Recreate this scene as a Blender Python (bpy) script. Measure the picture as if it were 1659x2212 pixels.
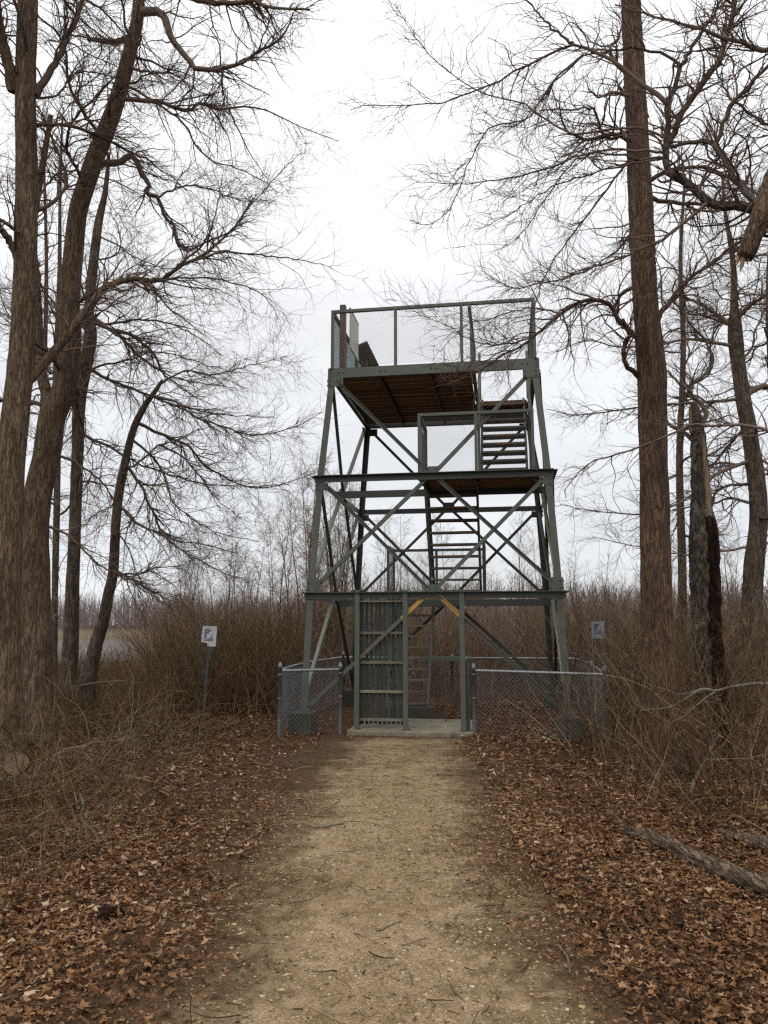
import bpy, math, random
import numpy as np

for o in list(bpy.data.objects):
    bpy.data.objects.remove(o, do_unlink=True)
S = bpy.context.scene
C = S.collection
rng = np.random.default_rng(7)
random.seed(7)

# ------------------------------------------------------------------ camera
F, HOR, EYE = 1666.1, 1348.4, 1.65          # focal length and horizon in a 1659 x 2212 frame
PIT = math.atan2(HOR - 1106, F)
cam = bpy.data.cameras.new('camera')
cam.sensor_fit = 'HORIZONTAL'; cam.sensor_width = 36; cam.lens = 36 * F / 1659
cam.clip_start = 0.05; cam.clip_end = 2000
co = bpy.data.objects.new('camera', cam); C.objects.link(co)
co.location = (0, 0, EYE); co.rotation_euler = (math.pi / 2 + PIT, 0, 0)
S.camera = co

# ------------------------------------------------------------------ sky, sun, exposure
SUN_EL, SUN_AZ = math.radians(48), math.radians(205)
w = bpy.data.worlds.new('World'); S.world = w; w.use_nodes = True
nt = w.node_tree; nt.nodes.clear()
N = nt.nodes.new; LK = nt.links.new
wout = N('ShaderNodeOutputWorld'); bg = N('ShaderNodeBackground'); bg.inputs[1].default_value = 0.1
sky = N('ShaderNodeTexSky'); sky.sky_type = 'NISHITA'; sky.sun_disc = False
sky.sun_elevation = SUN_EL; sky.sun_rotation = SUN_AZ
tc = N('ShaderNodeTexCoord'); sep = N('ShaderNodeSeparateXYZ'); LK(tc.outputs['Generated'], sep.inputs[0])
rampg = N('ShaderNodeValToRGB')               # overcast sky: luminance rises from horizon to zenith
e = rampg.color_ramp.elements
e[0].position = 0.0; e[0].color = (.475, .49, .51, 1)
e[1].position = 1.0; e[1].color = (1, 1, 1, 1)
m = rampg.color_ramp.elements.new(.22); m.color = (.53, .54, .555, 1)
m = rampg.color_ramp.elements.new(.50); m.color = (.66, .665, .67, 1)
LK(sep.outputs[2], rampg.inputs[0])
mp = N('ShaderNodeMapping'); mp.inputs['Scale'].default_value = (1.6, 1.6, 7); LK(tc.outputs['Generated'], mp.inputs[0])
nz = N('ShaderNodeTexNoise'); nz.inputs['Scale'].default_value = 1.7; nz.inputs['Detail'].default_value = 5
LK(mp.outputs[0], nz.inputs[0])
mr = N('ShaderNodeMapRange'); mr.inputs['From Min'].default_value = .3; mr.inputs['From Max'].default_value = .7
mr.inputs['To Min'].default_value = 11.0; mr.inputs['To Max'].default_value = 13.6; LK(nz.outputs[0], mr.inputs[0])
mul = N('ShaderNodeMixRGB'); mul.blend_type = 'MULTIPLY'; mul.inputs[0].default_value = 1
LK(rampg.outputs[0], mul.inputs[1]); LK(mr.outputs[0], mul.inputs[2])
mixs = N('ShaderNodeMixRGB'); mixs.inputs[0].default_value = .93
LK(sky.outputs[0], mixs.inputs[1]); LK(mul.outputs[0], mixs.inputs[2])
LK(mixs.outputs[0], bg.inputs[0]); LK(bg.outputs[0], wout.inputs[0])
sl = bpy.data.lights.new('sun', 'SUN'); sl.energy = 0.7; sl.angle = math.radians(50); sl.color = (1, .97, .92)
so = bpy.data.objects.new('sun', sl); C.objects.link(so)
so.rotation_euler = (math.pi / 2 - SUN_EL, 0, math.pi - SUN_AZ)
vs = S.view_settings
vs.view_transform = 'Standard'; vs.look = 'None'; vs.gamma = 1; vs.exposure = 0.5; vs.use_curve_mapping = False
S.render.film_transparent = False
S.cycles.use_denoising = False; S.cycles.pixel_filter_type = 'BLACKMAN_HARRIS'; S.cycles.filter_width = 1.35
S.cycles.max_bounces = 6; S.cycles.diffuse_bounces = 3; S.cycles.glossy_bounces = 2

# ------------------------------------------------------------------ helpers
def at(px, py, Y):
    a = (px - 829.5) / F; b = (1106 - py) / F
    d = np.array([a, math.cos(PIT) - b * math.sin(PIT), math.sin(PIT) + b * math.cos(PIT)])
    return d * (Y / d[1]) + np.array([0, 0, EYE])

def pxm(py, Y):                                # metres per frame pixel at depth Y
    b = (1106 - py) / F
    return Y / (math.cos(PIT) - b * math.sin(PIT)) / F

def tag(o, label=None, cat=None, group=None, kind=None):
    if label: o['label'] = label
    if cat: o['category'] = cat
    if group: o['group'] = group
    if kind: o['kind'] = kind
    return o

def empty(name, loc=(0, 0, 0), rz=0, parent=None):
    o = bpy.data.objects.new(name, None); C.objects.link(o)
    o.empty_display_size = .1
    o.location = [float(v) for v in loc]; o.rotation_euler = (0, 0, rz)
    if parent: o.parent = parent
    return o

def link(name, me, mat, parent=None, loc=None):
    if mat is not None and not me.materials: me.materials.append(mat)
    o = bpy.data.objects.new(name, me); C.objects.link(o)
    if parent: o.parent = parent
    if loc is not None: o.location = [float(v) for v in loc]
    return o

def mesh_np(name, V, quads=None, tris=None, smooth=True, var=None):
    """mesh from numpy arrays; var = one random number per vertex, read by the materials"""
    V = np.asarray(V, np.float32).reshape(-1, 3)
    me = bpy.data.meshes.new(name)
    q = np.zeros((0, 4), np.int32) if quads is None else np.asarray(quads, np.int32).reshape(-1, 4)
    t = np.zeros((0, 3), np.int32) if tris is None else np.asarray(tris, np.int32).reshape(-1, 3)
    nl = q.size + t.size
    me.vertices.add(len(V)); me.vertices.foreach_set('co', V.ravel())
    me.loops.add(nl); me.loops.foreach_set('vertex_index', np.concatenate([q.ravel(), t.ravel()]).astype(np.int32))
    me.polygons.add(len(q) + len(t))
    st = np.concatenate([np.arange(len(q)) * 4, q.size + np.arange(len(t)) * 3]).astype(np.int32)
    me.polygons.foreach_set('loop_start', st)
    me.polygons.foreach_set('use_smooth', np.full(len(q) + len(t), smooth))
    if var is not None:
        at_ = me.attributes.new('var', 'FLOAT', 'POINT'); at_.data.foreach_set('value', np.asarray(var, np.float32).ravel())
    me.update(calc_edges=True); me.validate()
    return me

def nrm(a):
    return a / np.maximum(np.linalg.norm(a, axis=-1, keepdims=True), 1e-9)

def frames(P):
    T = nrm(np.gradient(P, axis=1))
    ref = np.where(np.abs(T[:, :1, 2:3]) < .8, np.array([0, 0, 1.]), np.array([1., 0, 0]))
    n = nrm(ref[:, 0] - (ref[:, 0] * T[:, 0]).sum(-1, keepdims=True) * T[:, 0])
    A = np.zeros_like(P); A[:, 0] = n
    for k in range(1, P.shape[1]):
        n = nrm(n - (n * T[:, k]).sum(-1, keepdims=True) * T[:, k]); A[:, k] = n
    return T, A, np.cross(T, A)

def tube_arrays(P, R, s):
    n, K = P.shape[:2]
    T, A, B = frames(P)
    a = np.arange(s) / s * 2 * np.pi
    V = P[:, :, None] + R[:, :, None, None] * (np.cos(a)[None, None, :, None] * A[:, :, None] + np.sin(a)[None, None, :, None] * B[:, :, None])
    idx = np.arange(n * K * s).reshape(n, K, s)
    j = np.roll(idx, -1, axis=2)
    Q = np.stack([idx[:, :-1], j[:, :-1], j[:, 1:], idx[:, 1:]], -1).reshape(-1, 4)
    return V.reshape(-1, 3), Q

def tubes_mesh(name, batches, origin=(0, 0, 0), r=None):
    """batches: list of (P, R, sides) -> one mesh"""
    r = r or rng
    Vs, Qs, vv, off = [], [], [], 0
    for P, R, s in batches:
        if len(P) == 0: continue
        V, Q = tube_arrays(P, R, s)
        Vs.append(V - np.asarray(origin)); Qs.append(Q + off); off += len(V)
        vv.append(np.repeat(r.random(len(P)), P.shape[1] * s))
    return mesh_np(name, np.concatenate(Vs), np.concatenate(Qs), var=np.concatenate(vv))

def resample(pts, K, extra=None):
    pts = np.asarray(pts, float)
    d = np.concatenate([[0], np.cumsum(np.linalg.norm(np.diff(pts[:, :3], axis=0), axis=1))])
    t = np.linspace(0, d[-1], K)
    # smooth through the points: Catmull-Rom on the knot parameter
    i = np.clip(np.searchsorted(d, t, side='right') - 1, 0, len(pts) - 2)
    u = ((t - d[i]) / np.maximum(d[i + 1] - d[i], 1e-9))[:, None]
    p1, p2 = pts[i], pts[i + 1]; p0 = pts[np.maximum(i - 1, 0)]; p3 = pts[np.minimum(i + 2, len(pts) - 1)]
    return .5 * (2 * p1 + (p2 - p0) * u + (2 * p0 - 5 * p1 + 4 * p2 - p3) * u ** 2 + (3 * p1 - p0 - 3 * p2 + p3) * u ** 3)

def grow(base, d, L, r0, K, wob, trop, tip=.25):
    n = len(base); P = np.zeros((n, K, 3)); P[:, 0] = base
    d = nrm(d); trop = np.asarray(trop, float)
    for k in range(1, K):
        d = nrm(d + wob * rng.normal(size=(n, 3)) + trop / K)
        P[:, k] = P[:, k - 1] + d * (L / (K - 1))[:, None]
    R = r0[:, None] * np.linspace(1, tip, K)[None]
    return P, R

def spawn(P, R, n, L, ang, rf, K, wob, trop, tmin=.15, tmax=.98, rmin=.0012, rmax=1, up=0.0, lt=.5):
    n0, K0 = P.shape[:2]
    seg = np.linalg.norm(np.diff(P, axis=1), axis=2).sum(1); p = seg / seg.sum()
    i = rng.choice(n0, n, p=p); t = rng.uniform(tmin, tmax, n)
    f = t * (K0 - 1); k = np.minimum(f.astype(int), K0 - 2); u = (f - k)[:, None]
    b = P[i, k] * (1 - u) + P[i, k + 1] * u
    T = nrm(P[i, k + 1] - P[i, k]); r = R[i, k] * (1 - u[:, 0]) + R[i, k + 1] * u[:, 0]
    q = rng.normal(size=(n, 3)); q[:, 2] += up; q = nrm(q - (q * T).sum(1, keepdims=True) * T)
    a = rng.normal(ang, .22, n)[:, None]
    d = np.cos(a) * T + np.sin(a) * q
    Ls = rng.uniform(L[0], L[1], n) * (1 - lt * t)
    return grow(b, d, Ls, np.clip(r * rf * rng.uniform(.7, 1.1, n), rmin, rmax), K, wob, trop)

# ------------------------------------------------------------------ materials
def mat(name):
    m_ = bpy.data.materials.new(name); m_.use_nodes = True
    t = m_.node_tree; b = t.nodes['Principled BSDF']
    return m_, t, b

def node(t, kind, **kw):
    n = t.nodes.new(kind)
    for k, v in kw.items():
        if k in n.inputs: n.inputs[k].default_value = v
        else: setattr(n, k, v)
    return n

def ramp(t, fac, stops):
    r = t.nodes.new('ShaderNodeValToRGB'); el = r.color_ramp.elements
    while len(el) < len(stops): el.new(.5)
    for e_, (p, c) in zip(el, stops): e_.position = p; e_.color = (*c, 1)
    t.links.new(fac, r.inputs[0]); return r.outputs[0]

def mix(t, fac, a, b, mode='MIX'):
    m_ = t.nodes.new('ShaderNodeMixRGB'); m_.blend_type = mode
    for i, v in ((0, fac), (1, a), (2, b)):
        if hasattr(v, 'is_output'): t.links.new(v, m_.inputs[i])
        else: m_.inputs[i].default_value = v if i == 0 else (*v, 1)
    return m_.outputs[0]

def bump(t, b, h, s, d=.02):
    n = node(t, 'ShaderNodeBump', Strength=s, Distance=d)
    t.links.new(h, n.inputs['Height']); t.links.new(n.outputs[0], b.inputs['Normal'])

def noise(t, co_, scale, detail=4, rough=.6):
    n = node(t, 'ShaderNodeTexNoise', Scale=scale, Detail=detail, Roughness=rough)
    t.links.new(co_, n.inputs['Vector']); return n.outputs[0]

def mapped(t, scale, out='Object'):
    c = t.nodes.new('ShaderNodeTexCoord'); m_ = node(t, 'ShaderNodeMapping', Scale=scale)
    t.links.new(c.outputs[out], m_.inputs[0]); return m_.outputs[0]

def worldpos(t, scale=(1, 1, 1)):
    g = t.nodes.new('ShaderNodeNewGeometry'); m_ = node(t, 'ShaderNodeMapping', Scale=scale)
    t.links.new(g.outputs['Position'], m_.inputs[0]); return m_.outputs[0]

def bark_mat(name, dark, mid, light, fs=26, zs=3.4, lichen=None, depth=.02, axis=2):
    """furrowed bark: meandering ridges drawn out along the stem"""
    m_, t, b = mat(name)
    def sc(a_, b_):
        v = [a_, a_, a_]; v[axis] = b_; return tuple(v)
    def ridge(scale, lo, hi):
        n = noise(t, mapped(t, scale), 1.0, 3, .55)
        u = t.nodes.new('ShaderNodeMath'); u.operation = 'SUBTRACT'; t.links.new(n, u.inputs[0]); u.inputs[1].default_value = .5
        v = t.nodes.new('ShaderNodeMath'); v.operation = 'ABSOLUTE'; t.links.new(u.outputs[0], v.inputs[0])
        return ramp(t, v.outputs[0], [(lo, (0, 0, 0)), (hi * .5, (.7, .7, .7)), (hi, (1, 1, 1))])
    r1 = ridge(sc(fs, zs), .0, .10); r2 = ridge(sc(fs * 1.9, zs * 3.2), .0, .12)
    ed = mix(t, .5, r1, r2, 'MULTIPLY')
    fine = noise(t, mapped(t, sc(70, 16)), 1.0, 6, .7)
    strk = noise(t, mapped(t, sc(14, 1.4)), 1.0, 5, .65)
    big = noise(t, worldpos(t), 1.3, 5)
    c1 = ramp(t, mix(t, .5, fine, strk), [(.34, dark), (.5, mid), (.64, light)])
    c2 = mix(t, ed, tuple(x * .5 for x in dark), c1)
    c3 = mix(t, .6, c2, ramp(t, big, [(.3, (.36, .36, .36)), (.7, (.66, .65, .62))]), 'OVERLAY')
    if lichen:
        lm = noise(t, worldpos(t), 5, 6, .75)
        c3 = mix(t, ramp(t, lm, [(.56, (0, 0, 0)), (.64, (.85, .85, .85))]), c3, lichen)
    t.links.new(c3, b.inputs['Base Color']); b.inputs['Roughness'].default_value = .92
    b.inputs['Specular IOR Level'].default_value = .1
    hh = mix(t, .4, ed, mix(t, .5, fine, strk)); bump(t, b, hh, .8, depth)
    return m_

def twig_mat(name, stops, rough=.9, patch=None):
    m_, t, b = mat(name)
    a = node(t, 'ShaderNodeAttribute', attribute_name='var')
    c = ramp(t, a.outputs['Fac'], stops)
    n = noise(t, worldpos(t), 14, 3)
    c = mix(t, .35, c, ramp(t, n, [(.3, (.35, .33, .30)), (.7, (.75, .72, .68))]), 'OVERLAY')
    if patch:                                     # stands of other species: a tint that drifts over a few metres
        pn = noise(t, worldpos(t, (1, 1, .5)), .55, 3)
        c = mix(t, ramp(t, pn, [(.42, (0, 0, 0)), (.62, (.7, .7, .7))]), c, mix(t, 1.0, c, patch, 'MULTIPLY'))
    t.links.new(c, b.inputs['Base Color']); b.inputs['Roughness'].default_value = rough
    b.inputs['Specular IOR Level'].default_value = .06
    return m_

def paint_mat(name, base, rust=(.10, .045, .02), amount=.62, metal=0.0, rough=.55):
    m_, t, b = mat(name)
    n = noise(t, mapped(t, (2, 2, 2)), 2.2, 6, .7); f = noise(t, mapped(t, (1, 1, .3)), 26, 4)
    c = mix(t, ramp(t, f, [(.3, (0, 0, 0)), (.8, (1, 1, 1))]), tuple(x * .8 for x in base), tuple(min(1, x * 1.18) for x in base))
    c = mix(t, ramp(t, n, [(amount, (0, 0, 0)), (amount + .09, (.8, .8, .8))]), c, rust)
    t.links.new(c, b.inputs['Base Color']); b.inputs['Roughness'].default_value = rough
    b.inputs['Metallic'].default_value = metal
    bump(t, b, f, .15, .004)
    return m_

def wood_mat(name, a_, b_, axis=0, moss=None):
    m_, t, b = mat(name)
    sc = [9, 9, 9]; sc[axis] = .9
    n = noise(t, mapped(t, tuple(sc)), 6, 6, .7); g = noise(t, worldpos(t), 2.5, 5)
    oi = t.nodes.new('ShaderNodeObjectInfo')
    c = mix(t, ramp(t, n, [(.3, (0, 0, 0)), (.7, (1, 1, 1))]), a_, b_)
    c = mix(t, .8, c, ramp(t, oi.outputs['Random'], [(0, (.3, .3, .3)), (1, (.75, .72, .68))]), 'OVERLAY')
    if moss: c = mix(t, ramp(t, g, [(.5, (0, 0, 0)), (.62, (.8, .8, .8))]), c, moss)
    t.links.new(c, b.inputs['Base Color']); b.inputs['Roughness'].default_value = .9
    bump(t, b, n, .4, .006)
    return m_

M = {}
M['bark_brown'] = bark_mat('bark_brown', (.092, .062, .041), (.165, .117, .080), (.25, .188, .135))
M['bark_red'] = bark_mat('bark_red', (.082, .051, .035), (.15, .097, .068), (.225, .155, .113), 28, 3.6)
M['bark_grey'] = bark_mat('bark_grey', (.064, .048, .034), (.125, .097, .071), (.19, .154, .118), 26, 3.4, lichen=(.16, .15, .11))
M['bark_snag'] = bark_mat('bark_snag', (.048, .036, .028), (.125, .10, .08), (.22, .19, .16), 24, 6, lichen=(.21, .20, .17))
M['limb'] = twig_mat('limb', [(0, (.075, .056, .043)), (.6, (.125, .096, .074)), (1, (.17, .13, .10))])
M['limb_pale'] = bark_mat('limb_pale', (.11, .094, .074), (.19, .168, .136), (.28, .255, .21), 40, 40, lichen=(.21, .21, .16), depth=.004)
M['log_bark'] = bark_mat('log_bark', (.075, .053, .037), (.16, .118, .084), (.27, .21, .157), 30, 2.4, depth=.03, axis=1)
M['twig'] = twig_mat('twig', [(0, (.070, .049, .042)), (.5, (.125, .090, .074)), (1, (.19, .142, .115))])
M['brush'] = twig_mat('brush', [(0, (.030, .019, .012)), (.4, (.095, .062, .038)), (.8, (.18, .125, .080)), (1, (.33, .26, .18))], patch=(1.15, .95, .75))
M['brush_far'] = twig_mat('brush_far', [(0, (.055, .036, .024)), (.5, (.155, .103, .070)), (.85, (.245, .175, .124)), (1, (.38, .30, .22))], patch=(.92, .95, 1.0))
M['bramble'] = twig_mat('bramble', [(0, (.022, .014, .009)), (.45, (.080, .053, .033)), (.85, (.17, .125, .080)), (1, (.36, .30, .20))], patch=(1.2, 1.05, .8))
M['far_wood'] = twig_mat('far_wood', [(0, (.15, .12, .12)), (.5, (.20, .16, .155)), (1, (.25, .20, .19))])  # distance haze put into the colour as a pale mauve
M['reed'] = twig_mat('reed', [(0, (.24, .19, .13)), (1, (.36, .29, .20))])
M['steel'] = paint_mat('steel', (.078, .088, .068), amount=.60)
M['steel_lit'] = paint_mat('steel_lit', (.20, .205, .155), amount=.68)  # lighter steel copy: light falling on side-face braces put into the colour
M['steel_dark'] = paint_mat('steel_dark', (.050, .056, .046), amount=.66)  # darker steel copy: shade on rear and right members put into the colour
M['yellow'] = paint_mat('yellow', (.50, .30, .05), rust=(.22, .12, .03), amount=.6)
M['galv'] = paint_mat('galv', (.25, .27, .28), rust=(.18, .17, .16), amount=.66, metal=.55, rough=.42)
M['fence_wire'] = paint_mat('fence_wire', (.25, .265, .28), rust=(.15, .145, .14), amount=.62, metal=.3, rough=.5)
M['wire'] = paint_mat('wire', (.20, .205, .19), rust=(.09, .06, .04), amount=.6, metal=.4, rough=.5)
M['galv_post'] = paint_mat('galv_post', (.20, .215, .215), rust=(.12, .10, .08), amount=.6, metal=.4, rough=.5)
M['wire_green'] = paint_mat('wire_green', (.03, .09, .075), rust=(.04, .05, .04), amount=.7)
M['plank'] = wood_mat('plank', (.085, .048, .024), (.24, .15, .078), 0)
M['tread'] = wood_mat('tread', (.075, .056, .04), (.18, .138, .10), 0)
M['slat'] = wood_mat('slat', (.018, .026, .021), (.048, .060, .048), 2)
M['slat_rail'] = wood_mat('slat_rail', (.11, .10, .078), (.24, .215, .165), 0, moss=(.12, .12, .06))
M['post_wood'] = wood_mat('post_wood', (.07, .05, .04), (.14, .10, .08), 2)

def concrete_mat(name='concrete', k=1.0):
    m_, t, b = mat(name)
    n = noise(t, worldpos(t), 4, 7, .7); f = noise(t, worldpos(t), 60, 3)
    c = mix(t, ramp(t, n, [(.3, (0, 0, 0)), (.75, (1, 1, 1))]), (.12 * k, .105 * k, .075 * k), (.28 * k, .25 * k, .185 * k))
    c = mix(t, ramp(t, noise(t, worldpos(t), 2.3, 5), [(.5, (0, 0, 0)), (.68, (.8, .8, .8))]), c, (.10 * k, .105 * k, .045 * k))
    t.links.new(c, b.inputs['Base Color']); b.inputs['Roughness'].default_value = .95
    bump(t, b, f, .2, .004); return m_
M['concrete'] = concrete_mat()
M['concrete_old'] = concrete_mat('concrete_old', .3)

def litter_mat():
    m_, t, b = mat('leaf')
    a = node(t, 'ShaderNodeAttribute', attribute_name='var')
    c = ramp(t, a.outputs['Fac'], [(0, (.026, .014, .008)), (.22, (.085, .041, .018)), (.5, (.165, .080, .035)), (.75, (.25, .135, .066)), (.92, (.35, .225, .135)), (1, (.47, .35, .24))])
    n = noise(t, worldpos(t), 35, 3)
    c = mix(t, .5, c, ramp(t, n, [(.3, (.3, .3, .3)), (.7, (.7, .7, .7))]), 'OVERLAY')
    t.links.new(c, b.inputs['Base Color']); b.inputs['Roughness'].default_value = .8
    b.inputs['Specular IOR Level'].default_value = .12
    return m_
M['leaf'] = litter_mat()

def simple(name, col, rough=.6, metal=0):
    m_, t, b = mat(name)
    n = noise(t, worldpos(t), 18, 4)
    c = mix(t, n, tuple(x * .82 for x in col), tuple(min(1, x * 1.12) for x in col))
    t.links.new(c, b.inputs['Base Color']); b.inputs['Roughness'].default_value = rough; b.inputs['Metallic'].default_value = metal
    return m_
M['sign_white'] = simple('sign_white', (.68, .71, .70), .4)
M['sign_dull'] = simple('sign_dull', (.25, .265, .26), .5)
M['sign_blue'] = simple('sign_blue', (.03, .055, .17), .5)
M['sign_pale_blue'] = simple('sign_pale_blue', (.25, .32, .42), .5)
M['bolt'] = simple('bolt', (.05, .052, .045), .5, .3)
M['panel_pale'] = simple('panel_pale', (.34, .36, .27), .5)
M['panel_brown'] = simple('panel_brown', (.085, .065, .05), .6)
M['sawn'] = wood_mat('sawn', (.085, .054, .033), (.155, .104, .065), 2)
M['exposed'] = wood_mat('exposed', (.13, .085, .052), (.25, .175, .115), 2)
M['rotten'] = bark_mat('rotten', (.010, .006, .004), (.034, .019, .011), (.075, .044, .026), 22, 5, depth=.04)

def soil(t, b, path_mode):
    """one set of nodes for the ground and the path, so their edges melt together"""
    p = worldpos(t)
    sx = t.nodes.new('ShaderNodeSeparateXYZ'); t.links.new(p, sx.inputs[0])
    lo = noise(t, p, 1.3, 5, .65); md = noise(t, p, 7, 5, .65); fi = noise(t, p, 55, 4, .7); gr = noise(t, p, 160, 2)
    litter = ramp(t, fi, [(.25, (.028, .016, .010)), (.5, (.070, .038, .022)), (.72, (.13, .075, .045))])
    earth = mix(t, ramp(t, fi, [(.3, (0, 0, 0)), (.7, (1, 1, 1))]), (.055, .034, .018), (.135, .088, .048))
    sand = mix(t, ramp(t, fi, [(.25, (0, 0, 0)), (.75, (1, 1, 1))]), (.185, .127, .074), (.425, .315, .20))
    sand = mix(t, ramp(t, mix(t, .5, md, lo), [(.42, (0, 0, 0)), (.62, (.8, .8, .8))]), sand, (.13, .083, .043))
    vo = node(t, 'ShaderNodeTexVoronoi', Scale=75.0); t.links.new(p, vo.inputs['Vector'])
    peb = ramp(t, vo.outputs['Distance'], [(.22, (1, 1, 1)), (.34, (0, 0, 0))])
    pebm = mix(t, 1.0, peb, ramp(t, noise(t, p, 9, 3), [(.5, (0, 0, 0)), (.62, (1, 1, 1))]), 'MULTIPLY')
    sand = mix(t, pebm, sand, (.40, .31, .17))
    sand = mix(t, .75, sand, ramp(t, gr, [(.34, (.16, .15, .14)), (.5, (.5, .5, .5)), (.66, (.80, .79, .76))]), 'OVERLAY')
    # distance from the path's centre line, roughened
    def math_(op, a, b_=None):
        n = t.nodes.new('ShaderNodeMath'); n.operation = op
        for i, v in enumerate((a, b_)):
            if v is None: continue
            if hasattr(v, 'is_output'): t.links.new(v, n.inputs[i])
            else: n.inputs[i].default_value = v
        return n.outputs[0]
    wander = math_('MULTIPLY', math_('MAXIMUM', math_('ADD', sx.outputs[1], -6.5), 0.0), -.055)
    cx = math_('ABSOLUTE', math_('ADD', math_('ADD', sx.outputs[0], -.03), wander))
    nn = math_('ADD', math_('MULTIPLY', math_('ADD', lo, -.5), 1.25), math_('MULTIPLY', math_('ADD', md, -.5), .8))
    dd = math_('ADD', cx, nn)
    fs = ramp(t, math_('MULTIPLY', dd, .5), [(.19, (1, 1, 1)), (.43, (0, 0, 0))])
    fe = ramp(t, math_('MULTIPLY', dd, .5), [(.40, (1, 1, 1)), (.85, (0, 0, 0))])
    endy = ramp(t, math_('MULTIPLY', math_('ADD', sx.outputs[1], math_('MULTIPLY', nn, .8)), .05), [(.56, (1, 1, 1)), (.60, (0, 0, 0))])
    fs = mix(t, 1.0, fs, endy, 'MULTIPLY'); fe = mix(t, 1.0, fe, endy, 'MULTIPLY')
    c = mix(t, fe, litter, earth); c = mix(t, fs, c, sand)
    t.links.new(c, b.inputs['Base Color']); b.inputs['Roughness'].default_value = .97
    b.inputs['Specular IOR Level'].default_value = .04
    h = mix(t, .5, fi, mix(t, .5, gr, md)); bump(t, b, h, .8, .02)
for k in ('ground', 'path'):
    m_, t, b = mat(k); soil(t, b, k == 'path'); M[k] = m_

m_, t, b = mat('water'); b.inputs['Base Color'].default_value = (.06, .07, .07, 1); b.inputs['Roughness'].default_value = .12
bump(t, b, noise(t, worldpos(t, (1, .3, 1)), 1.5, 3), .03, .05); M['water'] = m_

# ------------------------------------------------------------------ setting: ground, path, water
def vnoise2(x, y, seed=0):
    r = np.random.default_rng(seed); g = r.random((64, 64))
    xi = np.floor(x).astype(int); yi = np.floor(y).astype(int); u = x - xi; v = y - yi
    u = u * u * (3 - 2 * u); v = v * v * (3 - 2 * v)
    a = g[xi % 64, yi % 64]; b_ = g[(xi + 1) % 64, yi % 64]; c = g[xi % 64, (yi + 1) % 64]; d = g[(xi + 1) % 64, (yi + 1) % 64]
    return (a * (1 - u) + b_ * u) * (1 - v) + (c * (1 - u) + d * u) * v

def ground_z(x, y):
    x = np.asarray(x, float); y = np.asarray(y, float)
    off = np.clip((np.abs(x - .1) - 1.3) / 2.5, 0, 1)
    z = off * (.10 * (vnoise2(x * .8 + 9, y * .8 + 3, 1) - .45) + .05 * (vnoise2(x * 2.3, y * 2.3, 2) - .5)) + .012 * (vnoise2(x * 3 + 4, y * 3, 3) - .5)
    tower = (np.abs(x - 1) < 3.2) & (np.abs(y - 14) < 3.2)
    z = np.where(tower, np.minimum(z, .01) * .4, z)
    far = np.clip((y - 30) / 20, 0, 1); z = z - far * .75
    back = np.clip((y - 130) / 60, 0, 1); z = z + back * .7
    return z

gx = np.concatenate([-np.geomspace(1500, 7, 26), np.linspace(-6.8, 6.8, 120), np.geomspace(7, 1500, 26)])
gy = np.concatenate([-np.geomspace(400, 2.5, 12), np.linspace(-2, 20, 190), np.geomspace(20.5, 1800, 44)])
X, Y = np.meshgrid(gx, gy, indexing='ij')
V = np.stack([X, Y, ground_z(X, Y)], -1)
idx = np.arange(X.size).reshape(X.shape)
Q = np.stack([idx[:-1, :-1], idx[1:, :-1], idx[1:, 1:], idx[:-1, 1:]], -1)
tag(link('ground', mesh_np('ground', V, Q), M['ground']), kind='structure')
# path: a strip whose ragged edges run into the litter
py_ = np.linspace(-4, 11.55, 200); ew = 26
lft = -.95 + .28 * (vnoise2(py_ * 1.1, py_ * 0 + 2, 5) - .5) + .14 * (vnoise2(py_ * 4, py_ * 0, 6) - .5)
rgt = 1.12 + np.maximum(py_ - 6.5, 0) * .05 + .28 * (vnoise2(py_ * 1.0, py_ * 0 + 7, 8) - .5) + .14 * (vnoise2(py_ * 4, py_ * 0, 9) - .5)
tt = np.linspace(0, 1, ew)
PX = lft[:, None] * (1 - tt) + rgt[:, None] * tt; PY = np.repeat(py_[:, None], ew, 1)
V = np.stack([PX, PY, ground_z(PX, PY) + .006 - .003 * (np.abs(tt - .5) * 2) ** 8], -1)
idx = np.arange(PX.size).reshape(PX.shape)
Q = np.stack([idx[:-1, :-1], idx[:-1, 1:], idx[1:, 1:], idx[1:, :-1]], -1)
tag(link('path', mesh_np('path', V, Q), M['path']), kind='structure')
V = [(-160, 46, -.50), (-6, 46, -.50), (-3, 140, -.50), (-220, 140, -.50)]
tag(link('water', mesh_np('water', V, [[0, 1, 2, 3]]), M['water']), kind='structure')

# ------------------------------------------------------------------ solid-shape helpers
def extrude(prof, p0, p1, ex, ey):
    p0, p1, ex, ey = [np.asarray(v, float) for v in (p0, p1, ex, ey)]
    d = nrm(p1 - p0); ex = nrm(ex - (ex @ d) * d); ey = nrm(ey - (ey @ d) * d - (ey @ ex) * ex)
    n = len(prof)
    V = [p0 + a * ex + b_ * ey for a, b_ in prof] + [p1 + a * ex + b_ * ey for a, b_ in prof]
    Fc = [list(range(n))[::-1], list(range(n, 2 * n))] + [[i, (i + 1) % n, n + (i + 1) % n, n + i] for i in range(n)]
    if np.cross(ex, ey) @ d < 0: Fc = [f[::-1] for f in Fc]
    return V, Fc

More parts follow.
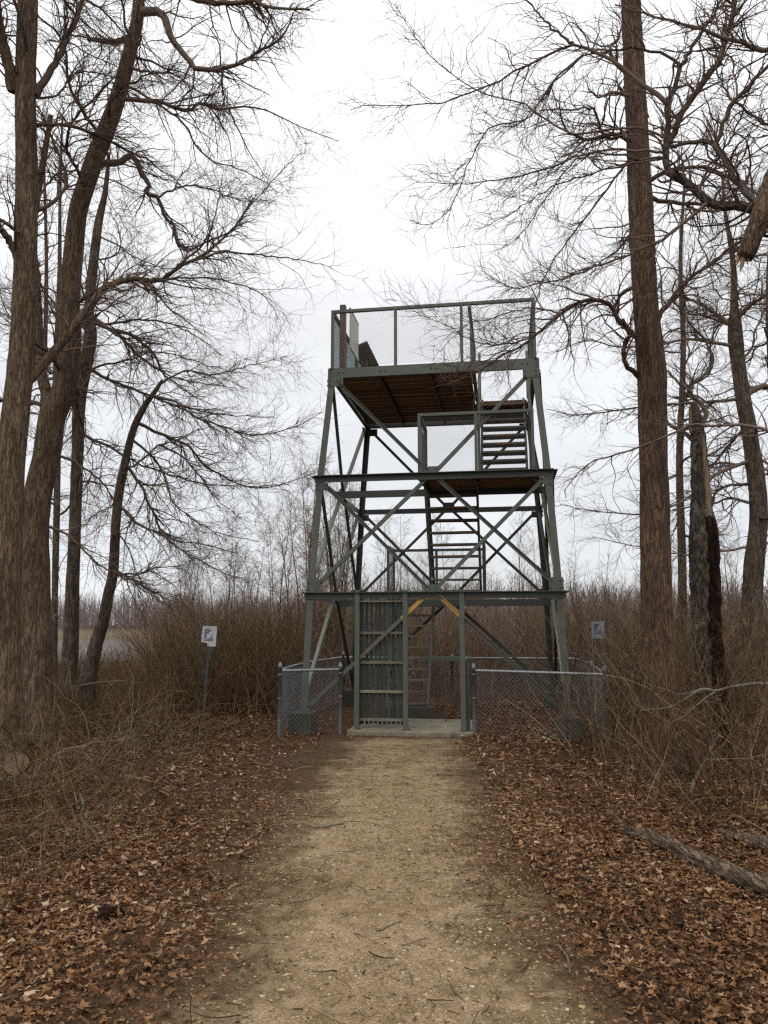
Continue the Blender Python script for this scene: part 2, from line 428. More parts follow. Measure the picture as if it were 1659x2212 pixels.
class MB:
    def __init__(s): s.V = []; s.F = []
    def add(s, VF):
        o = len(s.V); s.V += [tuple(float(c) for c in v) for v in VF[0]]; s.F += [[i + o for i in f] for f in VF[1]]; return s
    def bar(s, p0, p1, ex, ey, a, b_, ca=.5, cb=.5):           # solid bar, a along ex, b along ey
        return s.add(extrude([(-a * ca, -b_ * cb), (a * (1 - ca), -b_ * cb), (a * (1 - ca), b_ * (1 - cb)), (-a * ca, b_ * (1 - cb))], p0, p1, ex, ey))
    def box(s, lo, hi):
        (x0, y0, z0), (x1, y1, z1) = lo, hi
        return s.bar(((x0 + x1) / 2, (y0 + y1) / 2, z0), ((x0 + x1) / 2, (y0 + y1) / 2, z1), (1, 0, 0), (0, 1, 0), x1 - x0, y1 - y0)
    def mesh(s, name, smooth=False):
        me = bpy.data.meshes.new(name); me.from_pydata(s.V, [], s.F); me.update()
        if smooth: me.polygons.foreach_set('use_smooth', [True] * len(me.polygons))
        return me
    def build(s, name, m_, parent=None, bevel=0):
        o = link(name, s.mesh(name), m_, parent)
        if bevel:
            bv = o.modifiers.new('edges', 'BEVEL'); bv.width = bevel; bv.segments = 2; bv.limit_method = 'ANGLE'
        return o

def Lp(a, t=.008): return [(0, 0), (a, 0), (a, t), (t, t), (t, a), (0, a)]
def Cp(h, b_, t=.008): return [(0, 0), (b_, 0), (b_, t), (t, t), (t, h - t), (b_, h - t), (b_, h), (0, h)]

def wire_panel(name, A, B, z0, z1, px_, pz, rad, m_, parent, top=None):
    """woven wire mesh between two foot points A and B (x, y), from z0 to z1"""
    A = np.asarray(A, float); B = np.asarray(B, float); Wd = np.linalg.norm(B - A); d = (B - A) / Wd
    n = max(2, int(Wd / px_)); K = max(3, int((z1 - z0) / pz) + 1)
    k = np.arange(K); i = np.arange(n)
    x = (i[:, None] + ((k[None] + i[:, None]) % 2)) * (Wd / n)
    z = np.broadcast_to(z0 + (z1 - z0) * k / (K - 1), x.shape)
    nx = np.array([-d[1], d[0]]) * .002 * 1
    P = np.stack([A[0] + d[0] * x + nx[0] * ((-1.) ** k), A[1] + d[1] * x + nx[1] * ((-1.) ** k), z], -1)
    return tag(link(name, tubes_mesh(name, [(P, np.full(P.shape[:2], rad), 3)]), m_, parent), kind='stuff')

# ------------------------------------------------------------------ the tower
TH, CX, CY = .156, 1.046, 13.904
Z1, Z2, Z3 = 2.147, 4.03, 5.899
def hw(z): return float(np.interp(z, [0, Z1, Z2, Z3], [2.055, 1.975, 1.863, 1.707]))
tower = empty('observation_tower', (CX, CY, 0), -TH)
tag(tower, 'tall grey green steel observation tower with railed deck at the end of the path', 'tower')
st = M['steel']; sd = M['steel_dark']
for su in (-1, 1):
    for sv in (-1, 1):
        mb = MB()
        zz = [.33, Z1, Z2, Z3 - .01]
        for a, b_ in zip(zz[:-1], zz[1:]):
            mb.add(extrude(Lp(.105, .011), (su * hw(a), sv * hw(a), a), (su * hw(b_), sv * hw(b_), b_), (-su, 0, 0), (0, -sv, 0)))
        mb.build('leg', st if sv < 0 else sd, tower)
        mb = MB(); h0 = hw(.3); mb.box((su * h0 - .09 - su * .05, sv * h0 - .09 - sv * .05, .318), (su * h0 + .09 - su * .05, sv * h0 + .09 - sv * .05, .334)); mb.build('base_plate', sd, tower)
# ring beams at the three levels
bolts = []
def face_pt(face, s, z, inset=0.0):
    """point on a face: s in -1..1 along it"""
    h = hw(z)
    return {'front': (s * h, -h + inset, z), 'rear': (s * h, h - inset, z), 'left': (-h + inset, s * h, z), 'right': (h - inset, s * h, z)}[face]
FACE_N = {'front': (0, -1, 0), 'rear': (0, 1, 0), 'left': (-1, 0, 0), 'right': (1, 0, 0)}
for face in FACE_N:
    nrm_ = np.array(FACE_N[face], float)
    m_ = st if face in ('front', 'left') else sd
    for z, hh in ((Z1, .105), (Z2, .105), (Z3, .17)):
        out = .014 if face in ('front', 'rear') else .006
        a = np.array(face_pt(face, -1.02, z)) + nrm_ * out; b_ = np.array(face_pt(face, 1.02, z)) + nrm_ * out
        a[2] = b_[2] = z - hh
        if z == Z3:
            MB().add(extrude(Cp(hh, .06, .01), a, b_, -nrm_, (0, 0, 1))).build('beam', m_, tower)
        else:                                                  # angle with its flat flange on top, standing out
            MB().add(extrude([(0, 0), (.012, 0), (.012, hh - .012), (.095, hh - .012), (.095, hh), (0, hh)], a, b_, nrm_, (0, 0, 1))).build('beam', sd, tower)  # dark steel: shade below the flange put into the beam colour
    # gusset plates at the corners and in the middle
    for z, s, gw, gh, dz in [(Z3, -1, .26, .15, -.325), (Z3, 1, .26, .15, -.325), (Z2, -1, .2, .13, -.24), (Z2, 1, .2, .13, -.24), (Z1, -1, .2, .2, .005), (Z1, 1, .2, .2, .005), (Z2, 0, .24, .13, -.02), (Z1, 0, .24, .12, -.01)]:
        zc = z + dz
        p = np.array(face_pt(face, s, zc)); tang = np.array([1., 0, 0]) if face in ('front', 'rear') else np.array([0, 1., 0])
        c = p - tang * s * gw * .5 + nrm_ * .004
        MB().bar(c, c + np.array([0, 0, gh]), tang, nrm_, gw, .009).build('gusset_plate', m_, tower)
        if face in ('front', 'left', 'right'):
            for bx in (-.38, .3):
                for bz in (.22, .75):
                    bolts.append((c + tang * gw * bx + np.array([0, 0, gh * bz]) + nrm_ * .006, nrm_))
    # braces
    def brace(p, q, flip, m2=m_, off=.0):
        """angle iron; one diagonal has its standing flange outward along the top edge, the other inward"""
        p = np.array(p) - nrm_ * (.016 + off); q = np.array(q) - nrm_ * (.016 + off)
        d = nrm(q - p); side = np.cross(d, nrm_)
        if side[2] > 0: side = -side
        right = np.cross((0, 0, 1.), -nrm_)                     # rightwards for someone facing this side
        slash = (d @ -right) * -d[2] > 0
        if slash: MB().add(extrude(Lp(.058, .007), p - side * .029, q - side * .029, side, nrm_)).build('brace', m2, tower)
        else: MB().add(extrude(Lp(.058, .007), p + side * .029, q + side * .029, -side, -nrm_)).build('brace', m2, tower)
    for s in (-1, 1):
        ib = .93
        brace(face_pt(face, s * ib, Z3 - .22), face_pt(face, s * .03, Z2 + .03), s, off=.012 * (s > 0))
        brace(face_pt(face, s * ib, Z2 - .14), face_pt(face, s * .03, Z1 + .05), s)
        brace(face_pt(face, s * .03, Z2 - .05), face_pt(face, s * ib, Z1 + .13), -s, M['steel_lit'] if face in ('left', 'right') and s < 0 else m_, off=.014)
        if face == 'front':
            p = np.array(face_pt(face, s * .05, Z1 - .06)); q = np.array(face_pt(face, s * ib, .42)); mid = p + (q - p) * .21
            brace(p, mid, -s, M['yellow']); brace(mid, q, -s, st)
        else:
            brace(face_pt(face, s * .03, Z1 - .06), face_pt(face, s * ib, .42), -s, M['steel_lit'] if face in ('left', 'right') and s < 0 else sd)
for x in (-1.55, -1.47, -.86, -.78, .0, .08, .62, .7, 1.47, 1.55):
    bolts.append((np.array((x, -hw(Z3) - .014, Z3 - .085)), np.array((0, -1., 0))))
V, T_ = [], []
for p, n in bolts:
    u = np.array([n[1], -n[0], 0]) if abs(n[2]) < .5 else np.array([1., 0, 0]); v = np.array([0, 0, 1.]); o = len(V)
    for q_, dn in ((0, 0), (1, .014)):
        for a in np.arange(6) * math.pi / 3: V.append(p + n * dn + .013 * (math.cos(a) * u + math.sin(a) * v))
    V.append(p + n * .016)
    for i in range(6):
        j = (i + 1) % 6; T_ += [(o + i, o + j, o + 6 + j), (o + i, o + 6 + j, o + 6 + i), (o + 6 + i, o + 6 + j, o + 12)]
tag(link('bolts', mesh_np('bolts', V, None, T_, smooth=False), M['bolt'], tower), kind='stuff')
# cross beams carrying the landings
for z, v in ((Z1, .32), (Z2, -.70)):
    h = hw(z)
    MB().add(extrude(Cp(.12, .05, .008), (-h + .03, v, z - .17), (h - .03, v, z - .17), (0, 1, 0), (0, 0, 1))).build('cross_beam', sd, tower)
    MB().add(extrude(Cp(.10, .05, .008), (-h + .03, v + .25, z - .155), (h - .03, v + .25, z - .155), (0, 1, 0), (0, 0, 1))).build('cross_beam', sd, tower) if z == Z1 else None

def deck(name, z, rects, joists, pw=.20, gap=.024):
    """plank deck: rects of (u0, u1, v0, v1); planks run along u"""
    d = empty(name, (0, 0, 0), 0, tower)
    cache = {}
    for (u0, u1, v0, v1) in rects:
        n = max(1, int(round((v1 - v0) / (pw + gap)))); step = (v1 - v0) / n
        for i in range(n):
            key = round(u1 - u0, 3), round(step, 3)
            if key not in cache:
                mb = MB(); mb.box((-(u1 - u0) / 2, -(step - gap) / 2, -.038), ((u1 - u0) / 2, (step - gap) / 2, 0)); cache[key] = mb.mesh('plank')
            o = link('plank', cache[key], M['plank'], d)
            o.location = ((u0 + u1) / 2, v0 + step * (i + .5), z + random.uniform(-.004, .004))
            o.rotation_euler = (random.uniform(-.012, .012), random.uniform(-.002, .002), random.uniform(-.002, .002))
    for (p, q) in joists:
        MB().add(extrude(Cp(.10, .05, .007), (p[0], p[1], z - .042 - .10), (q[0], q[1], z - .042 - .10), np.cross(np.array([q[0] - p[0], q[1] - p[1], 0.]), (0, 0, 1.)), (0, 0, 1))).build('joist', sd, d)
    return d
h3 = hw(Z3) - .075
deck('top_deck', Z3 - .045, [(-h3, .63, -h3, .60), (-h3, h3, .60, h3)], [((-.9, -h3), (-.9, h3)), ((-.05, -h3), (-.05, h3)), ((.66, -h3), (.66, .58))])
deck('middle_landing', Z2 - .02, [(-.2, hw(Z2) - .13, -hw(Z2) + .06, -.72)], [((-.16, -1.78), (-.16, -.70)), ((.68, -1.78), (.68, -.7)), ((1.6, -1.78), (1.6, -.7))])
deck('lower_landing', Z1 - .02, [(-.2, .76, .34, 1.78), (-1.15, -.2, .95, 1.78)], [((.7, .36), (.7, 1.9)), ((-1.1, .95), (-1.1, 1.9)), ((-.22, .36), (-.22, 1.9))])

def stair(name, u0, u1, v0, z0, v1, z1, n, td=.09):
    s_ = empty(name, (0, 0, 0), 0, tower)
    d = nrm(np.array([0, v1 - v0, z1 - z0])); perp = np.array([0, -d[2], d[1]])
    for u, sg in ((u0, 1), (u1, -1)):
        MB().add(extrude(Cp(.13, .04, .007), np.array((u, v0, z0)) - perp * .065, np.array((u, v1, z1)) - perp * .065, (sg, 0, 0), perp)).build('stringer', sd, s_)
    mb = MB(); mb.box((-(u1 - u0) / 2 + .012, -td, -.036), ((u1 - u0) / 2 - .012, td, 0)); me = mb.mesh('tread')
    for i in range(n):
        f = (i + .5) / n
        o = link('tread', me, M['tread'], s_); o.location = ((u0 + u1) / 2, v0 + (v1 - v0) * f, z0 + (z1 - z0) * f)
        o.rotation_euler = (random.uniform(-.02, .02), random.uniform(-.006, .006), 0)
    return s_
stair('lower_stair', -.98, -.22, -.32, .20, .95, Z1 - .03, 10)
stair('middle_stair', -.19, .70, .38, Z1 + .02, -.76, Z2 - .06, 9)
stair('upper_stair', .74, 1.56, -.72, Z2 + .02, .58, Z3 - .03, 10, .14)
MB().box((.70, .555, Z3 - .20), (1.6, .595, Z3 - .02)).build('header_board', M['plank'], tower)

def railing(name, pts, z, h, mat_w, p=(.03, .03), post_m=None, mesh_gap=.04, posts=None, rad=.0016, rail=True):
    """posts, top rail and wire panels along a list of (u, v) points"""
    rl = empty(name, (0, 0, 0), 0, tower); pm = post_m or st
    for i, q in enumerate(pts):
        if posts and not posts[i]: continue
        MB().bar((q[0], q[1], z), (q[0], q[1], z + h), (1, 0, 0), (0, 1, 0), .048, .048).build('post', pm, rl)
    for a, b_ in zip(pts[:-1], pts[1:]):
        A = np.array((a[0], a[1], z + h)); B = np.array((b_[0], b_[1], z + h)); d = nrm(B - A)
        A2 = A + d * .0245; B2 = B - d * .0245
        if rail: MB().bar(A2, B2, np.cross(d, (0, 0, 1.)), (0, 0, 1), .055, .05, .5, 1.02).build('top_rail', pm, rl)
        wire_panel('mesh_panel', A2[:2], B2[:2], z + mesh_gap, z + h - .052, p[0], p[1], rad, mat_w, rl)
    return rl
H3 = hw(Z3) - .03
railing('top_railing', [(-H3, -H3), (-.6, -H3), (.5, -H3), (H3, -H3)], Z3 + .004, 1.03, M['wire'], (.0235, .0235), rad=.0026)
railing('top_railing', [(-H3, H3), (-H3, .55), (-H3, -.6), (-H3, -H3 + .05)], Z3 + .004, 1.03, M['wire_green'], (.022, .022), posts=[1, 1, 1, 0], rad=.003)
railing('top_railing', [(H3, -H3 + .05), (H3, 0), (H3, H3)], Z3 + .004, 1.03, M['wire_green'], (.022, .022), posts=[0, 1, 1], rad=.003)
railing('top_railing', [(H3 - .05, H3), (.5, H3), (-.6, H3), (-H3 + .05, H3)], Z3 + .004, 1.03, M['wire'], (.03, .03), posts=[0, 1, 1, 0])
railing('stairwell_railing', [(.63, -H3 + .06), (.63, -.5), (.63, .56)], Z3 + .004, 1.0, M['wire'], (.03, .03), posts=[0, 1, 1])
hz2 = -hw(Z2) + .07
railing('landing_railing', [(-.2, -.74), (-.2, hz2), (.71, hz2), (1.6, hz2), (1.6, -.74)], Z2 + .004, 1.0, M['wire'], (.026, .0145), rad=.0026)
def slope_rail(u, v0, z0, v1, z1):
    rl = empty('stair_railing', (0, 0, 0), 0, tower); hgt = .9
    for f in (0, 1):
        v = v0 + (v1 - v0) * f; z = z0 + (z1 - z0) * f
        MB().bar((u, v, z), (u, v, z + hgt), (1, 0, 0), (0, 1, 0), .045, .045).build('post', st, rl)
    MB().bar((u, v0, z0 + hgt + .02), (u, v1, z1 + hgt + .02), (1, 0, 0), (0, 0, 1), .05, .045).build('top_rail', st, rl)
    n = int(abs(v1 - v0) / .028); K = int(hgt / .016); k = np.arange(K); i = np.arange(n)
    s_ = (i[:, None] + ((k[None] + i[:, None]) % 2)) / n
    P = np.stack([np.full(s_.shape, u), v0 + (v1 - v0) * s_, z0 + (z1 - z0) * s_ + hgt * k[None] / (K - 1)], -1)
    tag(link('mesh_panel', tubes_mesh('mesh_panel', [(P, np.full(P.shape[:2], .0026), 3)]), M['wire'], rl), kind='stuff')
slope_rail(.725, -.70, Z2 + .1, .54, Z3)
slope_rail(1.62, -.70, Z2 + .1, .54, Z3)
slope_rail(-.245, .36, Z1 + .1, -.72, Z2)
railing('landing_railing', [(-1.13, .97), (-1.13, 1.74), (-.25, 1.74), (.72, 1.74), (.74, .36)], Z1 + .004, 1.02, M['wire'], (.026, .0145), rad=.0026)
# things mounted on the top deck
MB().bar((-1.60, -1.2, Z3 - .02), (-1.60, -1.2, 7.22), (1, 0, 0), (0, 1, 0), .1, .1).build('tall_post', M['post_wood'], tower)
MB().bar((-1.60, .04, Z3 - .02), (-1.60, .04, 7.36), (1, 0, 0), (0, 1, 0), .05, .05).build('tall_post', M['post_wood'], tower)
ib = empty('notice_board', (0, 0, 0), 0, tower)
MB().box((-1.575, -.76, 6.62), (-1.555, .012, 7.33)).build('board_face', M['panel_pale'], ib)
MB().box((-1.58, -.78, 7.332), (-1.55, .012, 7.36)).build('board_frame', M['panel_brown'], ib)
MB().add(extrude([(0, 0), (.26, .10), (.25, .13), (-.01, .03)], (-1.66, .12, 6.93), (-1.66, 1.5, 6.93), (1, 0, 0), (0, 0, 1))).build('slanted_display', M['panel_brown'], tower)
MB().box((-1.60, .82, Z3 - .02), (-1.54, .88, 6.96)).build('display_leg', M['panel_brown'], tower)

# ------------------------------------------------------------------ footings, slab, entrance, gate
def T(u, v, z=0):
    return np.array([CX + u * math.cos(TH) + v * math.sin(TH), CY - u * math.sin(TH) + v * math.cos(TH), z])
def thing_box(name, u, v, su, sv, hgt, label, cat, group=None, z0=-.1):
    o = empty(name, T(u, v, 0), -TH)
    mb = MB(); mb.box((-su / 2, -sv / 2, z0), (su / 2, sv / 2, hgt))
    ob = link(name, mb.mesh(name), M['concrete_old' if hgt > .2 else 'concrete']); ob.location = T(u, v, 0); ob.rotation_euler = (0, 0, -TH)
    bv = ob.modifiers.new('edges', 'BEVEL'); bv.width = .018; bv.segments = 2
    bpy.data.objects.remove(o)
    return tag(ob, label, cat, group)
q = 2.0
thing_box('concrete_footing', -q, -q - .05, .36, .36, .318, 'concrete block footing behind the left front wire fence panel', 'footing', 'tower footings')
thing_box('concrete_footing', q, -q - .05, .36, .36, .318, 'concrete block footing under the right front tower leg among twigs', 'footing', 'tower footings')
thing_box('concrete_footing', -q, q + .05, .36, .36, .318, 'concrete block footing under the rear left tower leg, seen beside the gate', 'footing', 'tower footings')
thing_box('concrete_footing', q, q + .05, .36, .36, .318, 'concrete block footing under the rear right tower leg', 'footing', 'tower footings')
thing_box('stair_footing', -.55, -.34, .82, .30, .25, 'low concrete block at the foot of the lowest stair', 'footing')
thing_box('concrete_slab', -.34, -1.35, 1.9, 1.62, .07, 'pale concrete slab with moss at the tower entrance', 'slab')

fr = empty('entrance_frame', T(0, -2.03), -TH)
tag(fr, 'grey green steel entrance posts standing on the concrete slab under the tower', 'door frame')
def at_l(o, name, mb, m_): return mb.build(name, m_, o)
for u in (-1.16, -.41, .46):
    mb = MB(); mb.add(extrude(Cp(.075, .06, .009), (u - .0375, -.02, .071), (u - .0375, -.02, Z1 + .03), (0, 1, 0), (1, 0, 0))); at_l(fr, 'post', mb, st)
    mb = MB(); mb.box((u - .05, -.03, .0705), (u + .05, .07, .082)); at_l(fr, 'post_foot', mb, sd)
mb = MB(); mb.box((-.31, 1.20, 1.05), (.44, 1.26, 1.12)); at_l(fr, 'hand_rail', mb, st)
mb = MB(); mb.bar((.50, 0.05, 1.10), (.47, 1.25, 1.10), (1, 0, 0), (0, 0, 1), .05, .05); at_l(fr, 'hand_rail', mb, st)
mb = MB(); mb.box((.50, .06, .071), (.555, .12, 1.08)); at_l(fr, 'rail_post', mb, sd)
mb = MB(); mb.bar((.10, 1.23, 0), (.10, 1.23, 1.05), (1, 0, 0), (0, 1, 0), .03, .03); at_l(fr, 'rail_post', mb, sd)

gt = empty('slatted_gate', T(-.785, -1.93, .08), -TH)
tag(gt, 'tall green wooden slatted gate with mossy cross rails in the tower entrance', 'gate')
me_s = MB(); me_s.box((-.0235, -.011, .055), (.0235, .011, 1.96)); me_s = me_s.mesh('slat')
for i in range(10):
    o = link('slat', me_s, M['slat'], gt); o.location = (-.312 + i * .0693, .03, random.uniform(-.008, .008))
    o.rotation_euler = (0, random.uniform(-.004, .004), random.uniform(-.05, .05))
for z in (.125, .545, .985, 1.435, 1.93):
    mb = MB(); mb.box((-.345, -.03, z - .02), (.345, .0175, z + .02)); o = mb.build('rail', M['slat_rail'], gt, .004)
for s in (-1, 1):
    mb = MB(); mb.box((s * .345 - .006, -.02, .03), (s * .345 + .006, .04, 1.98)); mb.build('stile', M['slat'], gt)

# ------------------------------------------------------------------ chain link fence
fe = empty('chain_link_fence', T(0, 0), -TH)
tag(fe, 'waist high galvanised chain link fence closing off the ground around the tower', 'fence')
def fpost(u, v, h, r=.03, m_=None):
    a = np.arange(12) / 12 * 2 * math.pi
    prof = [(r, -.1), (r, h), (r * 1.12, h), (r * 1.12, h + .03), (r * .95, h + .055), (r * .45, h + .085), (.001, h + .09)]
    V = np.array([[u + q_[0] * math.cos(x), v + q_[0] * math.sin(x), q_[1]] for q_ in prof for x in a]); n = len(prof)
    Q = [[i * 12 + j, i * 12 + (j + 1) % 12, (i + 1) * 12 + (j + 1) % 12, (i + 1) * 12 + j] for i in range(n - 1) for j in range(12)]
    p = link('post', mesh_np('post', V, Q), m_ or M['galv_post'], fe)
    for z in (.22, .55, .9):
        if z < h:
            V2 = np.array([[u + r * 1.2 * math.cos(x), v + r * 1.2 * math.sin(x), zz] for zz in (z, z + .02) for x in a])
            link('band', mesh_np('band', V2, [[j, (j + 1) % 12, 12 + (j + 1) % 12, 12 + j] for j in range(12)]), M['wire'], p)
def frail(pts, z):
    P = resample(np.array([(a, b_, z) for a, b_ in pts]), 16)[None]
    link('top_rail', tubes_mesh('top_rail', [(P, np.full(P.shape[:2], .021), 8)]), M['galv'], fe)
FZ = .96
for (u, v, h) in ((-2.24, -2.5, 1.0), (-1.42, -2.02, .98), (.62, -1.98, .98), (2.45, -2.66, 1.0), (-2.5, .2, .95), (-2.28, 2.25, 1.0), (2.5, 2.35, 1.0), (2.55, 0, .95), (0, 2.3, .95)):
    fpost(u, v, h)
segs = [[(-2.21, -2.5), (-1.44, -2.03)], [(-2.26, -2.47), (-2.42, -1.0), (-2.47, .4), (-2.3, 2.22)], [(-2.25, 2.25), (0, 2.28), (2.47, 2.35)], [(.65, -1.99), (2.43, -2.65)], [(2.46, -2.63), (2.55, 0), (2.5, 2.32)]]
for sg in segs:
    frail(sg, FZ)
    for a, b_ in zip(sg[:-1], sg[1:]):
        wire_panel('mesh_panel', a, b_, .03, FZ + .03, .034, .034, .0023, M['fence_wire'], fe)

# ------------------------------------------------------------------ signs
def text_mesh(body, size, offset=.0):
    cu = bpy.data.curves.new('t', 'FONT'); cu.body = body; cu.size = size; cu.extrude = .0006; cu.offset = offset
    ob = bpy.data.objects.new('t', cu); C.objects.link(ob)
    dg = bpy.context.evaluated_depsgraph_get()
    me = bpy.data.meshes.new_from_object(ob.evaluated_get(dg)); me.name = 'lettering'
    bpy.data.objects.remove(ob); bpy.data.curves.remove(cu)
    return me
def closed_sign(loc, wd, hg, ztop, lean, rz, label, broken):
    root = empty('warning_sign', loc, rz); tag(root, label, 'sign', 'area closed signs')
    root.rotation_euler = (0, lean, rz)
    mb = MB(); mb.add(extrude([(-.022, 0), (-.014, 0), (-.014, .014), (.014, .014), (.014, 0), (.022, 0), (.022, .018), (-.022, .018)], (0, .004, -.3), (0, .004, ztop - .03), (1, 0, 0), (0, 1, 0)))
    mb.build('post', M['galv_dark'], root)
    b0 = ztop - hg; r = .018
    out = []
    for cx_, cz, a0 in ((wd / 2 - r, ztop - r, 0), (-wd / 2 + r, ztop - r, 90)):
        for a in (0, 30, 60, 90): out.append((cx_ + r * math.cos(math.radians(a0 + a)), cz + r * math.sin(math.radians(a0 + a))))
    if broken: out += [(-wd / 2 - .008, b0 + .075), (-wd / 2 + .0, b0 + .068), (-.018, b0 + .052), (-.018, b0)]
    else: out += [(-wd / 2, b0)]
    out += [(wd / 2 - r, b0), (wd / 2 - r * .3, b0 + r * .3), (wd / 2, b0 + r)]
    face = MB().add(extrude(out, (0, -.002, 0), (0, .002, 0), (1, 0, 0), (0, 0, 1))).build('sign_face', M['sign_white' if broken else 'sign_dull'], root)
    k = wd / .24
    def put(body, x, z, size, m2='sign_blue', sx=1.0, off=.0022):
        o = link('lettering', text_mesh(body, size * k, off * k), M[m2], face); o.location = (x * k, -.0035, b0 + hg * z); o.rotation_euler = (math.pi / 2, 0, 0); o.scale = (sx, 1, 1)
    put('AREA', -.083, .735, .052, sx=.86); put('BEYOND', -.085, .635, .034, sx=.55); put('THIS', -.085, .535, .034, sx=.55); put('SIGN', -.085, .435, .034, sx=.62)
    put('CLOSED', -.087, .285, .052, sx=.84)
    for i in range(9): 
        MB().box((k * (-.086 + i * .019), -.0032, b0 + hg * .222), (k * (-.086 + i * .019 + .016), -.0022, b0 + hg * .232)).build('lettering', M['sign_pale_blue'], face)
    def poly(pts, m2): MB().add(extrude([(p[0] * k, p[1] * k) for p in pts], (0, -.0034, 0), (0, -.0022, 0), (1, 0, 0), (0, 0, 1))).build('emblem', M[m2], face)
    zc = (b0 + hg * .55) / k; ex = .048
    for pts in ([(-.036, .055), (.036, .055), (.036, .052), (-.036, .052)], [(-.036, -.05), (-.033, -.05), (-.033, .051), (-.036, .051)], [(.033, -.05), (.036, -.05), (.036, .051), (.033, .051)]):
        poly([(ex + a, zc + b_) for a, b_ in pts], 'sign_pale_blue')
    poly([(ex + a, zc + b_) for a, b_ in [(-.018, .004), (-.006, .000), (-.004, -.012), (.003, -.004), (.006, .012), (.010, .018), (.004, .018), (.001, .010), (-.006, .010)]], 'sign_blue')
    poly([(ex + a, zc + b_) for a, b_ in [(-.026, -.024), (-.012, -.028), (.0, -.03), (.012, -.018), (.022, -.008), (.016, -.024), (.002, -.042), (-.016, -.046), (-.026, -.038)]], 'sign_blue')
    for zz in (ztop - .03, b0 + .022):
        a = np.arange(8) / 8 * 2 * math.pi
        V = np.array([(.007 * math.cos(x), yy, zz + .007 * math.sin(x)) for yy in (-.002, -.006) for x in a] + [(0, -.007, zz)])
        link('bolt', mesh_np('bolt', V, [[j, (j + 1) % 8, 8 + (j + 1) % 8, 8 + j] for j in range(8)], [[8 + j, 8 + (j + 1) % 8, 16] for j in range(8)]), M['bolt'], face)
M['galv_dark'] = paint_mat('galv_dark', (.10, .115, .115), amount=.7, metal=.3)
sb = at(438, 1562, 13.4)
closed_sign((sb[0], sb[1], 0), .245, .345, 1.62, .042, .03, 'white area closed sign with a broken lower corner on a leaning grey post', True)
sb = at(1294, 1400, 13.6)
closed_sign((sb[0], sb[1], 0), .225, .30, 1.70, 0, -.06, 'white area closed sign half hidden by twigs right of the tower', False)

# ------------------------------------------------------------------ trees
def ring_noise(K, s, seed, fa, fz):
    a = np.arange(s) / s; k = np.arange(K)
    A, Kk = np.meshgrid(a, k)
    r = np.random.default_rng(seed); n1, n2 = fa, max(2, int(K * fz))
    g = r.random((n2 + 2, n1)); xi = A * n1; zi = Kk / K * n2
    x0 = xi.astype(int) % n1; x1 = (x0 + 1) % n1; z0 = zi.astype(int); u = xi - xi.astype(int); v = zi - z0
    return (g[z0, x0] * (1 - u) + g[z0, x1] * u) * (1 - v) + (g[z0 + 1, x0] * (1 - u) + g[z0 + 1, x1] * u) * v

def trunk_mesh(name, P, R, origin, seed, s=36, rough=.07, flare=.0):
    n, K = 1, len(P)
    T_, A, B = frames(P[None])
    a = np.arange(s) / s * 2 * math.pi
    rr = R[:, None] * (1 + rough * 1.3 * (ring_noise(K, s, seed, max(6, s // 2), .5) - .5) + 1.6 * rough * (ring_noise(K, s, seed + 1, 5, .08) - .5))
    if flare:
        zf = np.exp(-np.maximum(P[:, 2] - P[:, 2].min() - .2, 0) / .25)[:, None]
        rr = rr * (1 + flare * zf * (.55 + .45 * np.cos(a * 4 + seed)[None] + .25 * np.cos(a * 7 + 1)[None]))
    V = P[:, None] + rr[..., None] * (np.cos(a)[None, :, None] * A[0][:, None] + np.sin(a)[None, :, None] * B[0][:, None])
    idx = np.arange(K * s).reshape(K, s); j = np.roll(idx, -1, 1)
    Q = np.stack([idx[:-1], j[:-1], j[1:], idx[1:]], -1).reshape(-1, 4)
    V = np.concatenate([V.reshape(-1, 3), P[-1:] + T_[0, -1] * R[-1] * .3])
    tri = np.stack([idx[-1], j[-1], np.full(s, K * s)], -1)
    return mesh_np(name, V - np.asarray(origin), Q, tri, var=np.full(len(V), .5))

def trace(pts, Y, drift=0.0, K=22, jit=.0):
    """frame points (x, y[, width]) at depth Y -> 3D points and radii"""
    n = len(pts); out = []; wd = []
    for i, p in enumerate(pts):
        f = i / max(1, n - 1); y = Y + drift * f
        out.append(at(p[0], p[1], y))
        if len(p) > 2: wd.append(p[2] * pxm(p[1], y) / 2)
    out = np.array(out)
    P4 = np.concatenate([out, np.array(wd)[:, None]], 1) if wd else out
    P4 = resample(P4, K)
    P = P4[:, :3]
    if jit: P[1:] += rng.normal(size=(K - 1, 3)) * jit
    return (P, np.maximum(P4[:, 3], .003)) if wd else P

